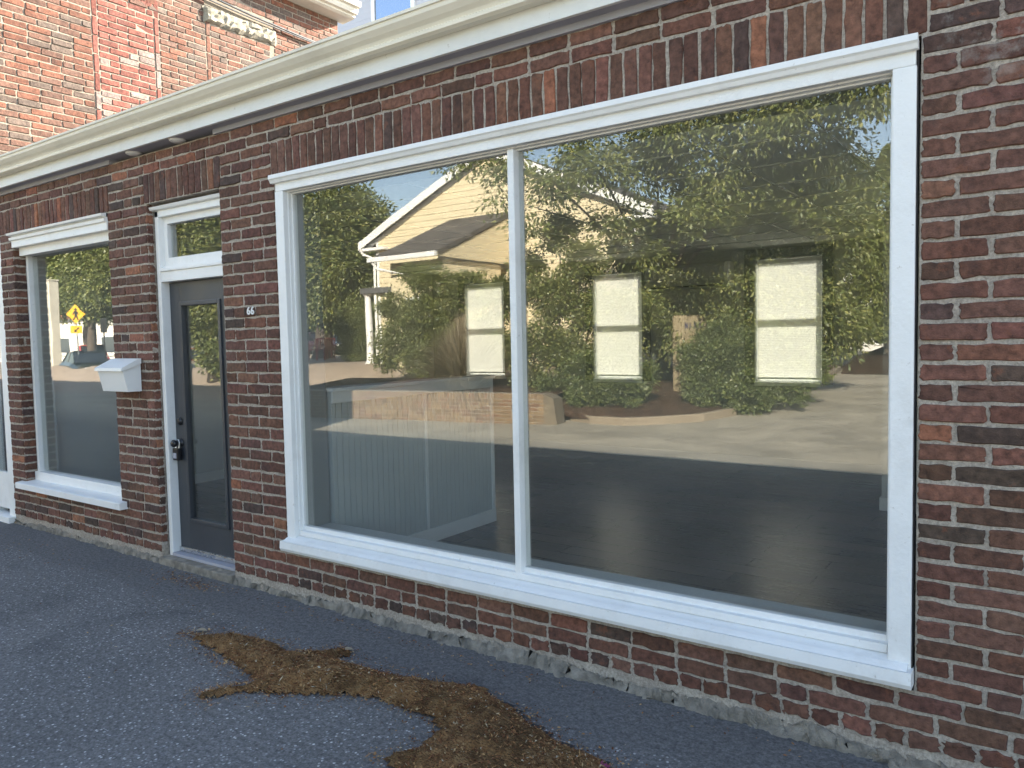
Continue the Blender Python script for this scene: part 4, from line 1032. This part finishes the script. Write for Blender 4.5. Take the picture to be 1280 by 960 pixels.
M['blueink'] = plain('blue_sign_paint', (.03, .04, .13), .6)
x = -.3
for i in range(4):
    q = MB(); q.box((x-.012, .131, 1.78), (x+.012, .137, 1.9), M=Ms)
    if i != 1: q.box((x-.012, .1311, 1.83+.05*(i % 2)), (x+.06, .1369, 1.85+.05*(i % 2)), M=Ms); q.box((x+.04, .1312, 1.78), (x+.063, .1368, 1.9), M=Ms)
    q.build('letter', M['blueink'], sg); x += .15
# red garden chairs
def make_chair():
    t = thing('garden_chair', '', 'chair', (0, 0, 0), 'red chairs under the shade tree')
    q = MB(); q.box((-.25, -.25, .6), (.25, .25, .64), .01); q.build('seat', M['red'], t)
    q = MB()
    for x in (-.25, -.125, 0, .125, .25): q.box((x-.025, -.27, .64), (x+.025, -.25, 1.2), .004)
    q.box((-.28, -.275, 1.18), (.28, -.245, 1.26), .006); q.build('backrest', M['red'], t)
    for sx in (-.22, .22):
        for sy in (-.22, .22):
            q = MB(); q.box((sx-.025, sy-.025, 0), (sx+.025, sy+.025, .6), .004); q.build('leg', M['red'], t)
        q = MB(); q.box((sx*1.2-.03, -.25, .85), (sx*1.2+.03, .27, .88), .004); q.build('armrest', M['red'], t)
    return t
ch = make_chair()
for i, (px, d, a, lab) in enumerate([(391, 19.5, .6, 'red slatted garden chair, leftmost of the three beside the tree trunk'), (402, 20.2, 2.4, 'red slatted garden chair in the middle of the three beside the tree trunk'), (412, 20.4, -.4, 'red slatted garden chair nearest the yellow house')]):
    c = ch if i == 0 else copy_tree(ch)
    p = opp(px, 450, d); c.location = (p.x, p.y, .82); c.rotation_euler = (0, 0, a); c['label'] = lab; c.scale = (.8, .8, .8)

# cars
def make_car(name, label, color, loc, rot, pick=False):
    t = thing(name, label, 'pickup truck' if pick else 'car', (0, 0, 0))
    paint = NT(name+'_paint').done(color, .25, coat=.6); gl = NT(name+'_glass').done((.02, .025, .03), .06, spec=.8)
    # x along the length; half sections lofted
    if pick: st_ = [(-2.6, .5, .62, .8), (-2.5, .45, .98, .9), (-.7, .4, 1.0, .93), (1.2, .4, 1.02, .93), (2.3, .42, .96, .9), (2.6, .5, .8, .78)]; cab = [(-.8, 1.0, .8), (-.65, 1.72, .68), (.55, 1.75, .68), (1.3, 1.02, .82)]
    else: st_ = [(-2.2, .5, .72, .68), (-2.05, .36, .88, .82), (-1.2, .25, .95, .88), (.8, .25, .93, .88), (1.9, .32, .76, .82), (2.2, .45, .62, .66)]; cab = [(-1.75, .92, .7), (-.95, 1.38, .58), (.15, 1.42, .58), (1.1, .93, .72)]
    b = MB(); vs = []; fs = []
    for x, zb, zt, w in st_:
        vs += [(x, -w*.85, zb), (x, -w, zb+.14), (x, -w, zt-.14), (x, -w*.88, zt), (x, w*.88, zt), (x, w, zt-.14), (x, w, zb+.14), (x, w*.85, zb)]
    for i in range(len(st_)-1):
        for k_ in range(8): fs.append((i*8+k_, i*8+(k_+1) % 8, (i+1)*8+(k_+1) % 8, (i+1)*8+k_))
    fs += [tuple(range(8)), tuple(range((len(st_)-1)*8, len(st_)*8))]; b.add(vs, fs); b.build('body', paint, t)
    b = MB(); vs = []
    for x, z_, w in cab: vs += [(x, -w, z_), (x, w, z_)]
    fl = [(-x_, z_) for x_, z_, w in cab]
    b.add(vs, [(0, 2, 4, 6), (7, 5, 3, 1), (0, 1, 3, 2), (4, 5, 7, 6), (2, 3, 5, 4), (0, 6, 7, 1)]); b.build('cabin_glass', gl, t)
    b = MB(); (xa, za, wa), (xb, zb, wb) = cab[1], cab[2]
    b.add([(xa-.05, -wa-.01, za+.004), (xb+.08, -wb-.01, zb+.004), (xb+.08, wb+.01, zb+.004), (xa-.05, wa+.01, za+.004), (xa, -wa*.9, za+.05), (xb, -wb*.9, zb+.05), (xb, wb*.9, zb+.05), (xa, wa*.9, za+.05)], [(0, 1, 2, 3), (4, 5, 6, 7), (0, 1, 5, 4), (1, 2, 6, 5), (2, 3, 7, 6), (3, 0, 4, 7)])
    for s_ in (-1, 1):
        for (p, q_) in ((cab[0], cab[1]), (cab[2], cab[3])): b.tube([(p[0], s_*(p[2]+.004), p[1]), (q_[0], s_*(q_[2]+.004), q_[1])], .03, 6)
        xm = (cab[1][0]+cab[2][0])/2; b.tube([(xm, s_*(cab[1][2]+.006), cab[1][1]), (xm, s_*(cab[0][2]+.006), cab[0][1])], .035, 6)
    b.build('roof_pillars', paint, t)
    for sx in (-1.35, 1.35):
        for sy in (-1, 1):
            w_ = MB(); w_.lathe((sx, sy*.72, .33), [(.2, 0), (.33, .02), (.33, .2), (.2, .22)], (0, sy, 0), 22); wo = w_.build('wheel', M['black'], t)
            w_ = MB(); w_.lathe((sx, sy*.925, .33), [(.2, 0), (.18, .015), (.05, .02)], (0, sy, 0), 14); w_.build('rim', M['steel'], wo)
    for sy in (-1, 1):
        w_ = MB(); w_.box((st_[-1][0]-.12, sy*.4-.15, .6), (st_[-1][0]+.03, sy*.4+.15, .72), .02); w_.build('headlight', M['plastic'], t)
        w_ = MB(); w_.box((st_[0][0]-.02, sy*.45-.14, .66), (st_[0][0]+.1, sy*.45+.14, .78), .02); w_.build('taillight', M['red'], t)
    t.location = loc; t.rotation_euler = (0, 0, rot); return t
p = opp(106, 474, 14.5); make_car('dark_sedan', 'dark green sedan parked in shade below the yellow crossing sign', (.02, .03, .028), (p.x, p.y, 0), RAD(15))
p = opp(112, 435, 24); make_car('red_pickup', 'red pickup truck parked beyond the fence rail', (.45, .02, .02), (p.x, p.y, 0), RAD(20), True)
p = opp(250, 470, 20); make_car('red_hatchback', 'small red car mirrored low in the door glass', (.4, .02, .025), (p.x, p.y, .0), RAD(60))
p = opp(395, 432, 30); make_car('dark_suv', 'dark maroon car parked behind the red chairs', (.05, .02, .028), (p.x, p.y, .82), RAD(10))
p = opp(433, 430, 33); make_car('blue_sedan', 'dark blue car beside the rounded hedge', (.02, .03, .07), (p.x, p.y, .82), RAD(80))

# street furniture mirrored in the side window
p = opp(67, 470, 15.5); up_ = thing('square_post', 'tall pale square post rising beside the street tree', 'post', (p.x, p.y, 0))
q = MB(); hh = opp(67, 350, 15.5).z; q.box((p.x-.22, p.y-.22, 0), (p.x+.22, p.y+.22, hh), .02); q.build('shaft', M['post'], up_)
q = MB(); q.box((p.x-.26, p.y-.26, hh), (p.x+.26, p.y+.26, hh+.06), .02); q.build('cap', M['post'], up_)
M['signy'] = plain('yellow_sign_sheet', (.75, .4, .01), .4, .04, 3, .02)
p = opp(91, 395, 14.0); cs_ = thing('crossing_sign', 'yellow diamond pedestrian crossing sign above a small arrow plaque', 'sign', (p.x, p.y, 0))
Mc = Matrix.Translation((p.x, p.y, p.z)) @ Matrix.Scale(.8, 4) @ Matrix.Rotation(RAD(-35), 4, 'Z') @ Matrix.Rotation(PI, 4, 'Z')
def flat(mb, poly, y0=-.004, y1=.0):
    n = len(poly); mb.add([Mc @ Vector((x, y0, z_)) for x, z_ in poly]+[Mc @ Vector((x, y1, z_)) for x, z_ in poly], [tuple(range(n)), tuple(range(n, 2*n))[::-1]]+[(i, (i+1) % n, n+(i+1) % n, n+i) for i in range(n)])
q = MB(); flat(q, [(-.55, .1), (0, -.45), (.55, .1), (0, .65)]); q.build('diamond_panel', M['signy'], cs_)
q = MB(); flat(q, [(-.36, -.98), (.36, -.98), (.36, -.55), (-.36, -.55)]); q.build('arrow_panel', M['signy'], cs_)
q = MB()
flat(q, [(-.06, .3), (.06, .3), (.08, .38), (.0, .46), (-.08, .38)], -.0085, -.0045)
flat(q, [(-.08, .28), (.09, .28), (.2, .1), (.15, .07), (.08, .17), (.07, .0), (.2, -.22), (.13, -.25), (0, -.04), (-.12, -.26), (-.19, -.23), (-.07, .0), (-.08, .15), (-.17, .05), (-.21, .09)], -.0085, -.0045)
flat(q, [(-.22, -.68), (.02, -.84), (-.05, -.9), (.2, -.92), (.12, -.72), (.07, -.79), (-.17, -.62)], -.0085, -.0045)
q.build('symbols', M['black'], cs_)
q = MB(); q.tube([Mc @ Vector((0, .04, .6)), Vector((p.x, p.y, 0))+Vector((.0, -.03, 0))], .035, 8); q.build('post', M['steel'], cs_)
p = opp(128, 450, 14.5); q = MB()
rt = thing('road_sign', 'dark back of a small road sign on a post right of the street tree', 'sign', (p.x, p.y, 0))
hh = opp(128, 410, 14.5).z; q.tube([(p.x, p.y, 0), (p.x, p.y, hh+.3)], .04, 8); q.build('post', M['black'], rt)
q = MB(); q.box((p.x-.3, p.y-.02, hh-.2), (p.x+.3, p.y+.02, hh+.45), .01); q.build('panel', M['black'], rt)
fn = thing('rail_fence', 'low white rail fence running behind the street tree', 'fence', (-55, -23, 0))
q = MB()
for z_ in (.55, 1.0): q.box((-90, -22.04, z_), (-36, -21.96, z_+.07), .01)
q.build('rail', M['icasing'], fn)
for x in np.linspace(-89, -37, 16):
    q = MB(); q.box((x-.05, -22.06, 0), (x+.05, -21.94, 1.2), .01); q.build('fence_post', M['icasing'], fn)
def block(name, label, x0, x1, d0, d1, h, wallm, roofm, wins, hip=False):
    t = thing(name, label, 'building', ((x0+x1)/2, pw(d0), 0))
    q = MB(); q.box((x0, pw(d0), -.2), (x1, pw(d1), h)); q.build('wall', wallm, t)
    q = MB()
    if hip: q.add([(x0-.4, pw(d0)+.4, h), (x1+.4, pw(d0)+.4, h), (x1+.4, pw(d1)-.4, h), (x0-.4, pw(d1)-.4, h), (x0+3, pw((d0+d1)/2), h+2.4), (x1-3, pw((d0+d1)/2), h+2.4)], [(0, 1, 5, 4), (2, 3, 4, 5), (1, 2, 5), (3, 0, 4), (0, 3, 2, 1)])
    else: q.box((x0-.15, pw(d0)+.15, h), (x1+.15, pw(d1)-.15, h+.3), .03)
    q.build('roof', roofm, t)
    n = wins; step = (x1-x0)/n
    for i in range(n):
        for z_ in ([1.0] if h < 5 else [1.0, 4.0]):
            q = MB(); q.box((x0+step*(i+.3), pw(d0)+.001, z_), (x0+step*(i+.7), pw(d0)+.06, z_+1.7), .02); w_ = q.build('window', M['white'], t)
            q = MB(); q.box((x0+step*(i+.33), pw(d0)+.061, z_+.08), (x0+step*(i+.67), pw(d0)+.066, z_+1.62)); q.build('pane', M['skyglass'], w_)
    q = MB(); q.box((x1+.001, pw(d0)-2, .9), (x1+.05, pw(d0)-3, 2.6), .02); q.build('side_window', M['white'], t)
block('white_commercial_building', 'long white low building beyond the street fence', -150, -62, 36, 46, 4.3, plain('white_render', (.72, .68, .6), .8), M['roofing'], 9)
block('salmon_building', 'salmon brick upper building rising behind the street trees', -175, -120, 52, 66, 14.5, plain('salmon_brick', (.5, .24, .16), .85), M['cream'], 7)
block('white_cottage', 'small white cottage half hidden behind the conifers', -9.5, -3.2, 34, 42, 4.8, mat_siding('white_clapboard', (.72, .7, .66), .12), M['shingle'], 3, True)

# ------------------------------------------------------------------ LIGHT
AZ, EL = RAD(24), RAD(26)
W = bpy.data.worlds.new('World'); S.world = W; W.use_nodes = True
nt = W.node_tree; bg = nt.nodes['Background']
sk = nt.nodes.new('ShaderNodeTexSky'); sk.sky_type = 'NISHITA'; sk.sun_disc = False; sk.sun_elevation = EL; sk.sun_rotation = AZ
sk.air_density = 1.0; sk.dust_density = .6; sk.ozone_density = 1.2
hs = nt.nodes.new('ShaderNodeHueSaturation'); hs.inputs['Saturation'].default_value = .84
nt.links.new(sk.outputs[0], hs.inputs['Color']); nt.links.new(hs.outputs[0], bg.inputs[0]); bg.inputs[1].default_value = .1
sl_ = bpy.data.lights.new('sun', 'SUN'); sl_.energy = 5.0; sl_.angle = RAD(.5); sl_.color = (1, .92, .79)
so = bpy.data.objects.new('sun', sl_); COL.objects.link(so)
sd_ = Vector((math.sin(AZ)*math.cos(EL), math.cos(AZ)*math.cos(EL), math.sin(EL)))
so.rotation_euler = sd_.to_track_quat('Z', 'Y').to_euler(); so.location = (10, 20, 20)

# ------------------------------------------------------------------ CAMERA
cd = bpy.data.cameras.new('camera'); co = bpy.data.objects.new('camera', cd); COL.objects.link(co)
cd.sensor_width = 36; cd.lens = 36*F_PX/1280; cd.clip_end = 1500; cd.clip_start = .05
m3 = Matrix((CR, CU, -_f)).transposed(); co.matrix_world = Matrix.Translation(CAMP) @ m3.to_4x4()
S.camera = co
S.view_settings.view_transform = 'Standard'; S.view_settings.look = 'None'; S.view_settings.exposure = 2.45; S.view_settings.gamma = 1
S.render.engine = 'CYCLES'
cy = S.cycles; cy.max_bounces = 10; cy.transparent_max_bounces = 24; cy.glossy_bounces = 6; cy.diffuse_bounces = 5; cy.sample_clamp_indirect = 8; cy.caustics_reflective = False; cy.caustics_refractive = False
cy.use_denoising = True
try: cy.denoiser = 'OPENIMAGEDENOISE'
except Exception: pass
